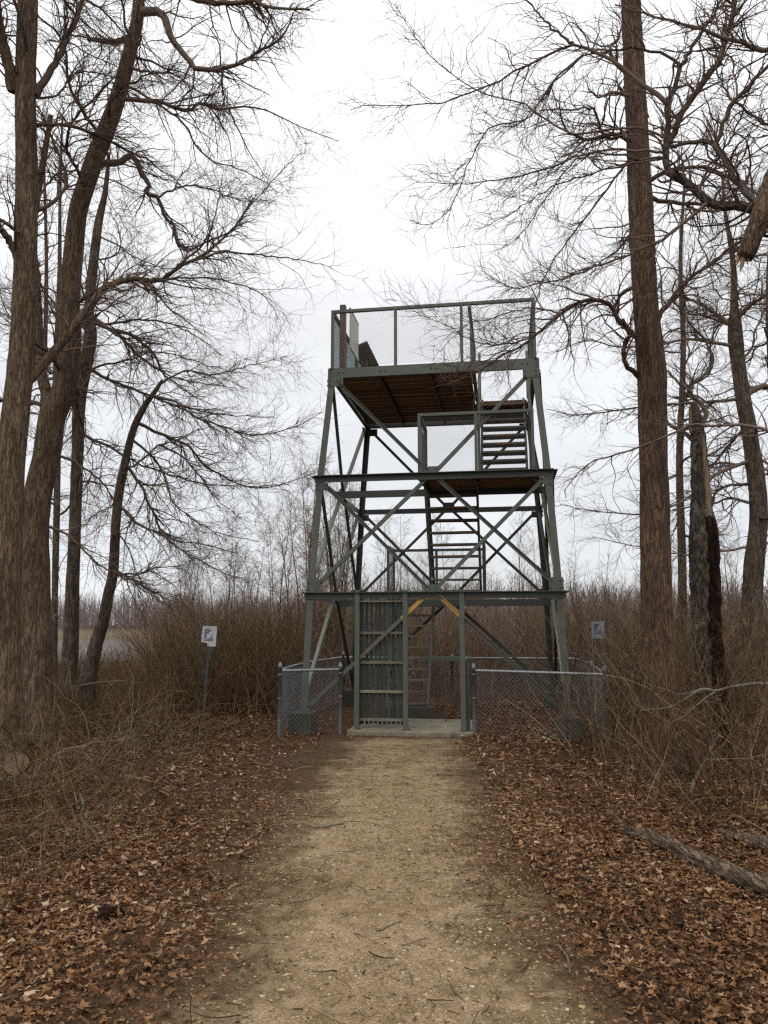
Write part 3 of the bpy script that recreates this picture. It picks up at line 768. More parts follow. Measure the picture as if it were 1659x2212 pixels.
def tree(name, label, tr, Y, limbs=(), bark='bark_brown', auto=10, auto_L=(1.2, 3), auto_dir=(0, 0, 0), auto_t=(.35, 1), nb=300, nc=2200, nd=5000, droop=-.25,
         bl=(.5, 1.4), K=130, seed=1, flare=.35, forks=(), group=None, sides=36, twl=1.0, limb_m='limb', auto_r=.22):
    P, R = trace(tr, Y, 0, K)
    P = np.concatenate([P[:1] - np.array([0, 0, .22]), P]); R = np.concatenate([R[:1] * 1.05, R])
    o0 = P[1].copy()
    root = empty(name, o0); tag(root, label, 'tree', group)
    link('trunk', trunk_mesh('trunk', P, R, o0, seed, sides, .07, flare), M[bark], root)
    allP, allR = [], []
    joints = []                                    # where wood already is, so a limb starts on the limb that bears it
    def note(pts, y0, dr):
        q_ = np.array([(p_[0], p_[1], y0 + dr * i / (len(pts) - 1)) for i, p_ in enumerate(pts)])
        joints.append(np.concatenate([a_ + (b2 - a_) * np.linspace(0, 1, 12)[:, None] for a_, b2 in zip(q_[:-1], q_[1:])]))
    note(tr, Y, 0)
    for f in forks:
        p, r_ = trace(f, Y, .3, 50); link('fork', trunk_mesh('fork', p, r_, o0, seed + 3, 20, .07), M[bark], root)
        i = np.linspace(0, len(p) - 1, 24).astype(int); allP.append(p[i]); allR.append(r_[i])
    for lb in limbs:
        pts, w0, w1, dr = lb[:4]
        n = len(pts); pts = [(p[0], p[1], w0 + (w1 - w0) * (i / (n - 1)) ** .8) for i, p in enumerate(pts)]
        jn = np.concatenate(joints); dist = np.hypot(jn[:, 0] - pts[0][0], jn[:, 1] - pts[0][1])
        y0 = jn[dist.argmin(), 2] if dist.min() < 40 else Y
        note(pts, y0, dr)
        p, r_ = trace(pts, y0, dr, 24, .008)
        m2 = M[lb[4]] if len(lb) > 4 else M[limb_m]
        link('limb', tubes_mesh('limb', [(p[None], r_[None], 9)], o0), m2, root)
        allP.append(p); allR.append(r_)
    if auto:
        t0, t1 = auto_t
        i = (np.sort(rng.uniform(t0, t1, auto)) * (K - 1)).astype(int)
        az = rng.uniform(0, 2 * np.pi, auto)
        d = np.stack([np.cos(az), np.sin(az), rng.uniform(-.1, .6, auto)], 1) + np.array(auto_dir)
        p, r_ = grow(P[i], d, rng.uniform(*auto_L, auto), np.clip(R[i] * auto_r, .008, .05), 24, .16, (0, 0, droop), .12)
        for a, b_ in zip(p, r_):
            link('limb', tubes_mesh('limb', [(a[None], b_[None], 7)], o0), M[limb_m], root)
            allP.append(a); allR.append(b_)
    LP = np.array(allP); LR = np.array(allR)
    b1, r1 = spawn(LP, LR, int(nb * .85), bl, .75, .6, 9, .21, (0, 0, droop * .8), .12, .99, .003, .014)
    c1, rc = spawn(b1, r1, int(nc * .58), (.25 * twl, .9 * twl), .75, .6, 6, .2, (0, 0, .12), .1, .99, .0027, .006)
    d1, rd = spawn(c1, rc, int(nd * .36), (.10 * twl, .40 * twl), .75, .7, 4, .18, (0, 0, .2), .15, .99, .0016, .0035)
    # twigs straight off the limb ends too
    e1, re = spawn(LP, LR, nb, (.2, .7), .6, .4, 6, .14, (0, 0, .15), .3, 1, .002, .006)
    link('crown', tubes_mesh('crown', [(b1, r1, 4), (c1, rc, 3), (d1, rd, 3), (e1, re, 3)], o0), M['twig'], root)
    return root

tree('broad_tree', 'broad upright tree trunk at the far left edge with rough brown bark',
     [(2, 1662, 96), (4, 1450, 78), (10, 1300, 68), (24, 1000, 58), (44, 800, 52), (52, 650, 48), (57, 400, 45), (55, 200, 42), (60, 0, 39), (62, -250, 30)], 9.0,
     limbs=[([(50, 834), (102, 779), (169, 694), (199, 656), (219, 625), (255, 606), (292, 601), (346, 606), (370, 590), (420, 560), (470, 530), (520, 470), (545, 430)], 23, 2.5, 1.6, 'bark_brown'),
            ([(75, 205), (110, 150), (150, 73), (178, 0), (190, -60)], 17, 8, .6), ([(70, 212), (123, 207), (160, 160), (196, 155), (250, 170), (300, 210)], 6, 1.5, .8),
            ([(346, 606), (420, 545), (455, 500), (470, 440), (480, 380)], 6, 1.5, .4), ([(400, 570), (480, 545), (560, 550), (640, 560), (715, 577)], 6, 1.2, .3),
            ([(330, 606), (420, 600), (500, 610), (570, 640), (600, 690)], 5, 1.2, .6), ([(30, 200), (15, 130), (0, 60), (-10, 0)], 26, 20, -.3, 'bark_brown'),
            ([(40, 560), (20, 520), (0, 490), (-40, 440)], 18, 12, -.4), ([(60, 470), (100, 400), (140, 370), (230, 385), (300, 420)], 7, 1.4, 1.0)],
     auto=8, auto_L=(1.2, 2.8), auto_dir=(.2, .3, 0), nb=460, nc=3000, nd=6500, seed=11, flare=.5, sides=60)
tree('forked_tree', 'forked tree leaning right, second trunk from the left edge',
     [(72, 1560, 76), (75, 1350, 66), (76, 1113, 58), (100, 986, 55), (113, 902, 56), (140, 835, 50), (152, 733, 46), (150, 648, 44), (160, 540, 40), (170, 450, 38), (205, 342, 38), (233, 273, 36), (263, 182, 31), (285, 91, 27), (298, 23, 25), (302, -120, 20)], 10.6,
     forks=[[(112, 890, 26), (92, 817, 24), (84, 775, 22), (82, 700, 20), (78, 620, 19), (70, 500, 17), (88, 380, 14), (110, 250, 10)]],
     limbs=[([(215, 351), (255, 351), (278, 339), (296, 346), (305, 374), (323, 401), (314, 419), (342, 428), (355, 465), (374, 483), (380, 524), (405, 542)], 16, 5, .3),
            ([(262, 214), (310, 216), (351, 223), (410, 241), (424, 223), (456, 232), (492, 235), (542, 232), (592, 246), (647, 273), (729, 305)], 11, 1.3, .8),
            ([(300, 27), (346, 27), (360, 50), (374, 87), (410, 132), (428, 150), (483, 148), (520, 137), (565, 109), (606, 82), (633, 27)], 20, 3, -.6),
            ([(280, 82), (240, 90), (191, 84)], 13, 9, .4), ([(290, 150), (330, 158), (380, 162), (420, 195), (470, 210)], 6, 1.5, .8),
            ([(270, 182), (346, 228), (401, 273), (424, 314), (456, 346), (500, 360), (560, 385), (600, 420)], 6, 1.3, 1.0),
            ([(120, 982), (178, 1008), (220, 1041), (250, 1084), (290, 1130)], 6, 2, .8), ([(95, 1135), (148, 1156), (203, 1211), (237, 1232), (300, 1260)], 6, 2, .8),
            ([(340, 428), (400, 400), (460, 410), (510, 430), (560, 440)], 5, 1.2, .8), ([(405, 542), (450, 520), (500, 500), (530, 460), (580, 400), (640, 340)], 5, 1.2, .7),
            ([(483, 148), (480, 190), (485, 215), (470, 250)], 5, 2, .3), ([(492, 235), (520, 290), (545, 340), (580, 390)], 4, 1.2, .5),
            ([(300, -30), (380, -16), (437, 2), (500, 6), (550, 0), (570, 14), (610, 18), (670, 22)], 17, 4, -1.2)],
     auto=14, auto_L=(1.2, 3.0), auto_dir=(.45, .1, -.1), nb=700, nc=5200, nd=11000, seed=21, flare=.4, bl=(.5, 1.5))
tree('slender_dark_tree', 'slender dark straight trunk, third from the left edge',
     [(148, 1500, 36), (154, 1350, 30), (161, 1156, 26), (167, 986, 25), (172, 860, 27), (195, 733, 27), (192, 669, 22), (210, 500, 18), (228, 410, 11), (235, 330, 7)], 13.2,
     limbs=[([(195, 682), (237, 711), (275, 741), (296, 766), (338, 796), (381, 817), (444, 830), (508, 838)], 9, 1.3, .6),
            ([(175, 779), (220, 813), (271, 834), (322, 855), (381, 876), (444, 889), (508, 898), (592, 902)], 8, 1.3, -.5),
            ([(160, 915), (190, 944), (228, 961), (262, 982), (313, 1008), (364, 1025), (423, 1041), (508, 1050), (626, 1046)], 8, 1.2, -1.0),
            ([(192, 700), (240, 700), (300, 690), (370, 700), (430, 730), (480, 770)], 7, 1.2, .8), ([(172, 820), (220, 790), (270, 780), (340, 760), (420, 780), (490, 800)], 6, 1.2, -.8)],
     bark='bark_grey', auto=12, auto_L=(1, 2.4), auto_dir=(.5, 0, -.2), nb=420, nc=3200, nd=7000, seed=31, flare=.25, sides=24, droop=-.35)
tree('curved_leaning_tree', 'thin curved tree bending right above the left thicket',
     [(186, 1490, 36), (205, 1400, 28), (221, 1350, 25), (235, 1283, 23), (245, 1232, 21), (250, 1135, 20), (256, 1071, 19), (266, 1020, 19), (275, 978, 17), (290, 923, 15), (313, 876, 13), (334, 847, 10), (351, 821, 7)], 12.2,
     limbs=[([(300, 915), (360, 944), (406, 961), (444, 1008), (508, 1041), (571, 1054), (686, 1020)], 8, 1.2, .8),
            ([(330, 855), (381, 868), (415, 898), (487, 923), (550, 940), (635, 923), (698, 889)], 7, 1.2, -.6),
            ([(270, 999), (305, 1050), (330, 1105), (351, 1147), (381, 1168), (423, 1173), (508, 1194)], 8, 1.5, .7),
            ([(256, 1090), (305, 1135), (351, 1156), (406, 1198), (466, 1228), (540, 1260)], 7, 1.5, -.7),
            ([(245, 1232), (296, 1257), (338, 1283), (381, 1300)], 6, 1.5, .4), ([(270, 1014), (305, 995), (343, 961), (380, 955)], 6, 2, .3),
            ([(345, 830), (400, 800), (460, 810), (540, 790), (620, 770)], 5, 1.2, .5), ([(285, 950), (330, 985), (355, 1030), (370, 1080), (400, 1110), (470, 1150), (560, 1170)], 6, 1.2, -.4),
            ([(343, 961), (400, 990), (440, 1040), (470, 1080), (520, 1120)], 5, 1.2, -.3)],
     bark='bark_grey', auto=5, auto_L=(1, 2.2), auto_dir=(.8, 0, -.35), auto_t=(.3, 1), nb=430, nc=3400, nd=8000, seed=41, flare=.25, sides=22, droop=-.4)
tree('straight_tall_tree', 'tall straight reddish brown trunk right of the tower',
     [(1440, 1652, 100), (1436, 1560, 84), (1428, 1480, 78), (1421, 1384, 72), (1418, 1346, 66), (1415, 1206, 63), (1414, 1067, 62), (1410, 927, 60), (1407, 788, 60), (1395, 665, 54), (1384, 460, 51), (1375, 256, 46), (1363, 0, 40), (1358, -220, 34)], 9.2,
     limbs=[([(1385, 735), (1366, 721), (1338, 693), (1324, 665), (1303, 648), (1254, 653), (1213, 676), (1174, 711), (1150, 728), (1115, 753), (1080, 770), (1040, 800), (985, 805)], 14, 2, -.5, 'bark_red'),
            ([(1385, 815), (1366, 801), (1349, 784), (1350, 742), (1359, 722), (1345, 690)], 12, 8, -.3, 'bark_red'),
            ([(1405, 715), (1411, 704), (1429, 672), (1450, 648), (1480, 610), (1550, 560), (1600, 520), (1680, 480)], 14, 5, .5, 'bark_red'),
            ([(1400, 250), (1330, 297), (1306, 294), (1290, 260), (1281, 235), (1230, 236), (1168, 238)], 9, 3, -.6),
            ([(1150, 728), (1080, 745), (1020, 735), (960, 700), (925, 690)], 4, 1, -.3), ([(1213, 676), (1140, 665), (1060, 690), (1010, 700), (950, 760)], 4, 1, .5)],
     bark='bark_red', auto=7, auto_L=(1.2, 2.6), auto_dir=(0, .3, .1), auto_t=(.5, 1), nb=300, nc=1900, nd=4200, seed=51, flare=.5, sides=60)
tree('right_edge_tree', 'grey brown tree at the right edge behind the broken snag',
     [(1624, 1500, 52), (1624, 1311, 44), (1630, 1206, 41), (1638, 1137, 37), (1637, 1067, 36), (1623, 962, 33), (1605, 857, 31), (1595, 788, 28), (1588, 718, 30), (1586, 648, 15), (1583, 563, 11), (1567, 460, 8), (1560, 380, 5)], 14.5,
     limbs=[([(1590, 749), (1492, 733), (1436, 742), (1340, 750), (1270, 735), (1200, 760)], 8, 1.3, -1), ([(1600, 864), (1523, 868), (1436, 875), (1342, 885), (1254, 896), (1181, 885)], 8, 1.3, .8),
            ([(1622, 994), (1569, 1014), (1537, 1035), (1480, 1080), (1400, 1110), (1300, 1105), (1210, 1090)], 9, 1.3, -.8), ([(1635, 1091), (1579, 1077), (1537, 1088), (1446, 1105), (1360, 1150)], 8, 1.5, .8),
            ([(1588, 700), (1560, 690), (1520, 660), (1470, 640)], 12, 4, .6), ([(1590, 690), (1620, 660), (1650, 640), (1690, 600)], 12, 6, -.3),
            ([(1605, 860), (1630, 840), (1660, 835), (1700, 870)], 16, 8, .3), ([(1630, 1180), (1560, 1190), (1480, 1200), (1380, 1180), (1280, 1160)], 6, 1.3, .4)],
     bark='bark_grey', auto=16, auto_L=(1.4, 3.2), auto_dir=(-.3, 0, -.05), auto_t=(.25, 1), nb=560, nc=4200, nd=9000, seed=61, flare=.25, sides=26)

# tree outside the frame on the right: its limbs reach across the upper right corner
tree('overhanging_tree', 'crooked dark limbs reaching in from the upper right with a broken hanging stub',
     [(2050, 2030, 150), (2010, 1500, 120), (1960, 1000, 108), (1900, 620, 100), (1830, 330, 84), (1800, 60, 70), (1790, -260, 56)], 6.4,
     limbs=[([(1850, 420), (1760, 520), (1700, 510), (1659, 476), (1629, 450), (1598, 445), (1547, 443), (1511, 414), (1475, 389), (1445, 368), (1437, 327), (1445, 287), (1442, 225), (1455, 194), (1470, 143)], 30, 9, .6, 'bark_snag'),
            ([(1442, 225), (1398, 194), (1352, 148), (1317, 128), (1286, 115), (1240, 97), (1173, 123), (1112, 154), (1040, 189), (953, 220), (861, 225), (760, 235)], 11, 1.3, .7),
            ([(1470, 143), (1439, 118), (1388, 107), (1342, 107), (1296, 113), (1255, 128), (1199, 174), (1178, 205), (1130, 260), (1080, 290)], 7, 1.4, .5),
            ([(1470, 143), (1521, 61), (1547, 20), (1575, -40)], 8, 5, .2), ([(1660, 470), (1639, 440), (1608, 414), (1583, 379), (1552, 322), (1537, 307), (1496, 307), (1445, 317)], 19, 8, .3, 'limb_pale'),
            ([(1445, 310), (1455, 287), (1470, 251), (1511, 189), (1552, 133), (1562, 102), (1578, 51), (1593, -20)], 15, 10, .4, 'bark_brown'),
            ([(1547, 310), (1572, 246), (1608, 194), (1659, 143), (1720, 90)], 10, 7, -.3), ([(1511, 414), (1526, 368), (1567, 317), (1603, 246), (1613, 205)], 6, 3, .2),
            ([(1526, 440), (1480, 481), (1419, 522), (1363, 548), (1270, 583), (1178, 609), (1112, 622), (1056, 599)], 9, 1.6, .5),
            ([(1440, 343), (1383, 343), (1352, 358), (1296, 430), (1250, 491), (1183, 583), (1163, 635), (1150, 690)], 7, 1.4, .4),
            ([(1440, 300), (1363, 276), (1235, 287), (1168, 251), (1127, 220), (1056, 205), (963, 148), (907, 92), (856, 13)], 6, 1, .6),
            ([(1437, 327), (1301, 327), (1168, 368), (1066, 389), (980, 396), (897, 394)], 6, 1, .4), ([(1260, 118), (1189, 184), (1137, 256), (1056, 276), (1015, 348), (984, 430), (938, 481), (887, 478)], 5, 1, .3),
            ([(1240, 97), (1200, 70), (1165, 30), (1120, -20)], 6, 3, .2), ([(1437, 340), (1300, 370), (1200, 400), (1120, 450), (1030, 500)], 5, 1, .5),
            ([(1380, 345), (1290, 330), (1230, 360), (1170, 440), (1130, 500), (1080, 540)], 5, 1, .1), ([(1760, 960), (1659, 931), (1621, 920), (1527, 917), (1474, 924), (1394, 962), (1324, 983), (1275, 997), (1230, 1040), (1222, 1080)], 9, 1.4, 1.0),
            ([(1840, 120), (1760, 100), (1659, 110), (1580, 85), (1500, 60), (1420, 40), (1330, 10)], 16, 3, .4), ([(1800, 300), (1720, 300), (1640, 260), (1570, 200), (1540, 120)], 10, 3, .5)],
     bark='bark_brown', auto=0, nb=620, nc=2500, nd=3600, seed=71, flare=.3, droop=-.12, bl=(.35, 1.1), twl=.8)
root = [o for o in C.objects if o.name.startswith('overhanging_tree')][0]
o0 = np.array(root.location)
P, R = trace([(1800, 180, 60), (1740, 250, 52), (1690, 350, 44), (1659, 425, 42), (1632, 500, 40), (1614, 542, 37), (1608, 556, 33)], 6.2, 0, 60)
link('broken_stub', trunk_mesh('broken_stub', P, R, o0, 77, 26, .16), M['bark_red'], root)
for dx, dy, l_, w_ in ((-12, 0, 24, 9), (-3, 5, 34, 11), (7, -3, 20, 9), (13, -8, 30, 8), (2, -2, 14, 12)):
    p, r_ = trace([(1609 + dx, 546 + dy, w_), (1605 + dx * .95, 554 + dy + l_ * .4, w_ * .7), (1602 + dx * .9, 548 + dy + l_, 1.5)], 6.2 - .01 * dx / 10, 0, 14)
    link('splinter', trunk_mesh('splinter', p, r_, o0, 98 + dx, 8, .3), M['exposed'], root)

# broken snag: live bark on the left, torn pale wood and rot on the right
def snag():
    Y = 9.7
    pts = [(1557, 1655, 70), (1550, 1582, 63), (1527, 1384, 58), (1525, 1346, 57), (1520, 1241, 57), (1515, 1150, 53), (1514, 1067, 40), (1508, 962, 34), (1503, 900, 26), (1498, 872, 12)]
    P, R = trace(pts, Y, 0, 150); P = np.concatenate([P[:1] - np.array([0, 0, .22]), P]); R = np.concatenate([R[:1] * 1.05, R]); o0 = P[1].copy()
    root = empty('broken_snag', o0); tag(root, 'dead snag with torn pale wood and dark rot right of the tall straight trunk', 'tree')
    link('trunk', trunk_mesh('trunk', P, R, o0, 83, 40, .16, .3), M['bark_snag'], root)
    p, r_ = trace([(1527, 1115, 20), (1526, 1060, 17), (1522, 1000, 11), (1519, 940, 3)], Y - .09, 0, 40); link('torn_wood', trunk_mesh('torn_wood', p, r_, o0, 84, 12, .25), M['exposed'], root)
    p, r_ = trace([(1566, 1640, 34), (1545, 1400, 34), (1538, 1250, 32), (1532, 1150, 30), (1530, 1118, 22)], Y - .12, 0, 70); link('rotten_wood', trunk_mesh('rotten_wood', p, r_, o0, 85, 16, .3), M['rotten'], root)
    p, r_ = trace([(1492, 935, 8), (1492, 900, 9), (1490, 878, 5)], Y - .02, 0, 20); link('torn_wood', trunk_mesh('torn_wood', p, r_, o0, 86, 10, .3), M['exposed'], root)
    aP, aR = [], []
    for pts, w0, w1, dr in [([(1510, 960), (1490, 945), (1475, 933), (1440, 912), (1410, 880), (1380, 850)], 11, 4, .5), ([(1512, 930), (1522, 905), (1524, 885), (1500, 860), (1492, 850), (1500, 825), (1530, 800), (1537, 765), (1515, 725), (1490, 700)], 12, 4, .2), ([(1495, 848), (1470, 830), (1440, 800), (1400, 780)], 6, 2, .3)]:
        n = len(pts); p, r_ = trace([(a, b_, w0 + (w1 - w0) * i / (n - 1)) for i, (a, b_) in enumerate(pts)], Y, dr, 24, .006)
        link('limb', tubes_mesh('limb', [(p[None], r_[None], 9)], o0), M['limb_pale'], root); aP.append(p); aR.append(r_)
    b1, r1 = spawn(np.array(aP), np.array(aR), 60, (.3, .9), .8, .5, 8, .16, (0, 0, -.1), .2, .99, .003, .01)
    c1, rc = spawn(b1, r1, 300, (.2, .5), .7, .6, 5, .14, (0, 0, .1), .1, .99, .002, .005)
    link('crown', tubes_mesh('crown', [(b1, r1, 4), (c1, rc, 3)], o0), M['twig'], root)
snag()
# slighter trees further back
for (lab, tr, Y, ad) in [
    ('thin dark trunk just behind the forked tree', [(116, 1480, 15), (118, 1300, 14), (124, 1000, 13), (120, 820, 11), (128, 600, 9), (130, 400, 6), (135, 250, 4)], 15.5, (.1, 0, 0)),
    ('thin grey trunk glimpsed between the two left edge trees', [(60, 1480, 12), (60, 1200, 11), (90, 900, 10), (100, 600, 8), (95, 350, 5)], 18, (0, 0, 0)),
    ('slim bare tree behind the straight trunk and the snag', [(1470, 1480, 22), (1474, 1250, 18), (1468, 1000, 15), (1476, 760, 11), (1470, 560, 8), (1480, 380, 5)], 17, (0, 0, 0)),
    ('slim tree at the right edge half hidden by its larger neighbour', [(1690, 1480, 24), (1680, 1200, 20), (1672, 900, 16), (1660, 650, 12), (1668, 420, 8), (1660, 250, 5)], 16, (-.2, 0, 0))]:
    tree('slim_tree', lab, tr, Y, bark='bark_grey', auto=20, auto_L=(1.0, 2.6), auto_dir=ad, auto_t=(.25, 1), nb=240, nc=1500, nd=2600, seed=int(Y * 10), flare=.1, sides=14, K=60, group='slim background trees', auto_r=.4)

# ------------------------------------------------------------------ saplings behind the thicket
protos = []
for k in range(5):
    r0 = rng.uniform(.022, .034); K = 26; Ht = rng.uniform(4.6, 6.2)
    P, R = grow(np.zeros((1, 3)), np.array([[0, 0, 1.]]), np.array([Ht]), np.array([r0]), K, .03, (0, 0, .25), .12)
    b1, r1 = spawn(P, R, 46, (.5, 1.5), 1.0, .5, 8, .08, (0, 0, .7), .22, .98, .004, .012, lt=.6)
    c1, rc = spawn(b1, r1, 230, (.2, .7), .7, .6, 5, .1, (0, 0, .35), .1, .99, .003, .006)
    d1, rd = spawn(c1, rc, 420, (.1, .3), .6, .7, 3, .1, (0, 0, .3), .1, .99, .0024, .004)
    protos.append((tubes_mesh('trunk', [(P, R, 6)]), tubes_mesh('crown', [(b1, r1, 3), (c1, rc, 3), (d1, rd, 3)])))
sap_spots = []
for i in range(64):
    px = rng.uniform(380, 1260); Y = rng.uniform(19, 30)
    sap_spots.append((px, Y))
sap_spots += [(rng.uniform(395, 790), rng.uniform(19, 27)) for _ in range(26)] + [(rng.uniform(1250, 1700), rng.uniform(16, 26)) for _ in range(12)]
for i, (px, Y) in enumerate(sap_spots):
    p = at(px, 1400, Y); tm, cm = protos[i % 5]
    top = np.interp(px, [380, 470, 560, 640, 760, 900, 1100, 1300, 1650], [1175, 1130, 1100, 1030, 1010, 1130, 1150, 1190, 1120]) + rng.uniform(-25, 120)
    hgt = max(2.6, at(px, top, Y)[2])
    side = 'left of the tower' if px < 690 else ('right of the tower' if px > 1200 else 'seen through and behind the tower')
    root = empty('sapling', (p[0], p[1], float(ground_z(p[0], p[1]))), rng.uniform(0, 6.28))
    tag(root, 'thin bare sapling rising above the brown thicket, ' + side, 'sapling', 'bare saplings ' + side)
    k = hgt / 5.4; root.scale = (k, k, k)
    link('trunk', tm, M['brush_far'], root); link('crown', cm, M['brush_far'], root)

# ------------------------------------------------------------------ thickets
def thicket(name, label, base, hgt, rad, m_, twigs, lean=.25, wob=.16, K=7, trop=(0, 0, .1), tl=(.2, .6), arch=None, sub=0):
    n = len(base); base = base.copy(); base[:, 2] = ground_z(base[:, 0], base[:, 1]) - .02
    d = np.stack([rng.normal(0, lean, n), rng.normal(0, lean, n), np.ones(n)], 1)
    P, R = grow(base, d, hgt, rad, K, wob, trop, .25)
    c1, rc = spawn(P, R, n * twigs, tl, .65, .65, 5, .13, (0, 0, .2), .2, .99, .0018, .006, up=.3)
    bt = [(P, R, 3), (c1, rc, 3)]
    if sub:
        d1, rd = spawn(c1, rc, n * sub, (tl[0] * .5, tl[1] * .6), .65, .75, 4, .12, (0, 0, .2), .15, .99, .0016, .004)
        bt.append((d1, rd, 3))
    return tag(link(name, tubes_mesh(name, bt), m_), label, 'brush', None, 'stuff')

def sector(n, x0, x1, y0, y1, keep=None):
    """points spread over the wedge the frame sees between two frame columns"""
    out = []
    while sum(map(len, out)) < n:
        Y_ = np.sqrt(rng.uniform(y0 ** 2, y1 ** 2, n)); px = rng.uniform(x0, x1, n)
        X_ = (px - 829.5) / F * Y_ * 1.01
        p = np.stack([X_, Y_, 0 * X_], 1)
        if keep is not None: p = p[keep(X_, Y_, px)]
        out.append(p)
    return np.concatenate(out)[:n]
def inside_fence(X_, Y_):
    dx, dy = X_ - CX, Y_ - CY; u = dx * math.cos(TH) - dy * math.sin(TH); v = dx * math.sin(TH) + dy * math.cos(TH)
    return (np.abs(u) < 2.65) & (v > -2.8) & (v < 2.6)
# tall brown wall of stems behind the tower
b_ = sector(5200, 330, 1330, 17.2, 30); n = len(b_)
hh = np.interp(b_[:, 1], [17, 22, 30], [1.9, 2.5, 3.1]) * rng.uniform(.5, 1.15, n) * (.7 + .7 * vnoise2(b_[:, 0] * .7, b_[:, 1] * .4, 51))
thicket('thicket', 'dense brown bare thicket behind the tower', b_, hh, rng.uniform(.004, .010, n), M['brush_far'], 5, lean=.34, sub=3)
# right of the tower
b_ = sector(2600, 1190, 1760, 12.5, 24, lambda X_, Y_, px: ~inside_fence(X_, Y_)); n = len(b_)
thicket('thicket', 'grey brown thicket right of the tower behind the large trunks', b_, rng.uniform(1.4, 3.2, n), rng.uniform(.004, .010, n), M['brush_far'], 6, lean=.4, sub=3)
# left of the tower, beyond the sign
b_ = sector(2600, 300, 640, 14.2, 20, lambda X_, Y_, px: ~inside_fence(X_, Y_) & (px > 380 - (Y_ - 13) * 4)); n = len(b_)
thicket('thicket', 'dense brown thicket behind the broken area closed sign', b_, rng.uniform(.9, 2.4, n) * np.interp(b_[:, 1], [13.5, 16], [.6, 1]), rng.uniform(.003, .008, n), M['brush'], 6, lean=.42, sub=3)
# lower left brush under the trees (water glimpsed over it)
b_ = sector(2200, -80, 385, 11.5, 20); n = len(b_)
thicket('thicket', 'low tangled brush under the left trees with water showing over it', b_, rng.uniform(.5, 1.35, n), rng.uniform(.003, .007, n), M['brush'], 5, lean=.5)
b_ = sector(900, 120, 420, 18, 30); n = len(b_)
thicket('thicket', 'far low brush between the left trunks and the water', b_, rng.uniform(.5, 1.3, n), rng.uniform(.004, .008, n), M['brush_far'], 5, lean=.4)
# near left brambles: arching, leaning, dead canes
def keepL(X_, Y_, px): return (X_ < -2.15 - .55 * vnoise2(Y_ * .9, Y_ * 0 + 3, 12)) 
b_ = np.concatenate([sector(200, -120, 560, 6.6, 8.8, keepL), sector(620, -120, 560, 9.3, 12.5, keepL)]); n = len(b_)
thicket('brambles', 'arching dead brambles in front of the left trees', b_, rng.uniform(.5, 1.5, n), np.exp(rng.normal(math.log(.0038), .45, n)), M['bramble'], 4, lean=.8, wob=.22, K=9, trop=(0, 0, -.9), sub=2)
b_ = sector(260, -120, 420, 4.6, 7.4, lambda X_, Y_, px: X_ < -1.95 - .3 * vnoise2(Y_, Y_ * 0, 13)); n = len(b_)
thicket('brambles', 'low dead stems over the leaves at the lower left edge', b_, rng.uniform(.25, .8, n), rng.uniform(.0018, .004, n), M['bramble'], 4, lean=.9, wob=.2, K=8, trop=(0, 0, -.7), sub=4)
b_ = sector(75, -120, 430, 6.3, 9.6, keepL); n = len(b_)
thicket('brambles', 'stouter crooked dead branches tangled in the left brambles', b_, rng.uniform(.7, 1.7, n), rng.uniform(.005, .0095, n), M['bramble'], 4, lean=1.1, wob=.24, K=12, trop=(0, 0, -.8), tl=(.3, .8), sub=5)
# near right shoots in front of the straight trunk
def keepR(X_, Y_, px): return (X_ > 1.95 + .055 * (Y_ - 6) + .8 * vnoise2(Y_ * .9, Y_ * 0 + 5, 14)) & ~inside_fence(X_, Y_)
b_ = np.concatenate([sector(110, 1180, 1800, 6.4, 8.9, keepR), sector(340, 1180, 1800, 9.6, 12.8, keepR), sector(70, 1190, 1340, 9.2, 11.2, lambda X_, Y_, px: X_ > 2.35)]); n = len(b_)
thicket('shoots', 'upright bare grey shoots in front of the large trunk right of the path', b_, rng.uniform(.7, 2.3, n), rng.uniform(.0025, .007, n), M['bramble'], 6, lean=.3, wob=.11, K=9, sub=7)
b_ = sector(130, 1200, 1800, 6.0, 9.5, keepR); n = len(b_)
thicket('brambles', 'low arching twigs among the leaves right of the path', b_, rng.uniform(.5, 1.4, n), rng.uniform(.002, .005, n), M['brush'], 4, lean=.9, wob=.18, K=9, trop=(0, 0, -.8), sub=4)

b_ = sector(46, 1240, 1780, 6.9, 9.6, keepR); n = len(b_)
thicket('shoots', 'stouter crooked stems standing before the straight trunk and the snag', b_, rng.uniform(.8, 2.2, n), rng.uniform(.005, .009, n), M['brush'], 6, lean=.5, wob=.17, K=12, tl=(.3, .9), sub=8)
# distant wood and reeds
def far_wood(label, n, x0, x1, y0, y1, h0, h1, m_='far_wood'):
    b_ = sector(n, x0, x1, y0, y1); b_[:, 2] = ground_z(b_[:, 0], b_[:, 1])
    P, R = grow(b_, np.stack([rng.normal(0, .1, n), rng.normal(0, .1, n), np.ones(n)], 1), rng.uniform(h0, h1, n), np.full(n, .06) * rng.uniform(.6, 1.3, n), 6, .06, (0, 0, .1), .3)
    c1, rc = spawn(P, R, n * 9, (1.0, 2.8), .7, .6, 4, .12, (0, 0, .3), .15, .99, .02, .05)
    tag(link('far_wood', tubes_mesh('far_wood', [(P, R, 3), (c1, rc, 3)]), M[m_]), label, 'wood', None, 'stuff')
far_wood('hazy mauve wood on the far shore behind the left trees', 3600, -150, 900, 150, 230, 5.5, 9.5)
far_wood('distant bare wood on the horizon right of the tower', 2600, 760, 1850, 60, 100, 3.6, 6.4)
b_ = sector(5000, -200, 700, 110, 150); n = len(b_); b_[:, 2] = -.5
P, R = grow(b_, np.stack([rng.normal(0, .15, n), rng.normal(0, .15, n), np.ones(n)], 1), rng.uniform(.7, 1.5, n), np.full(n, .05), 4, .06, (0, 0, .1), .3)
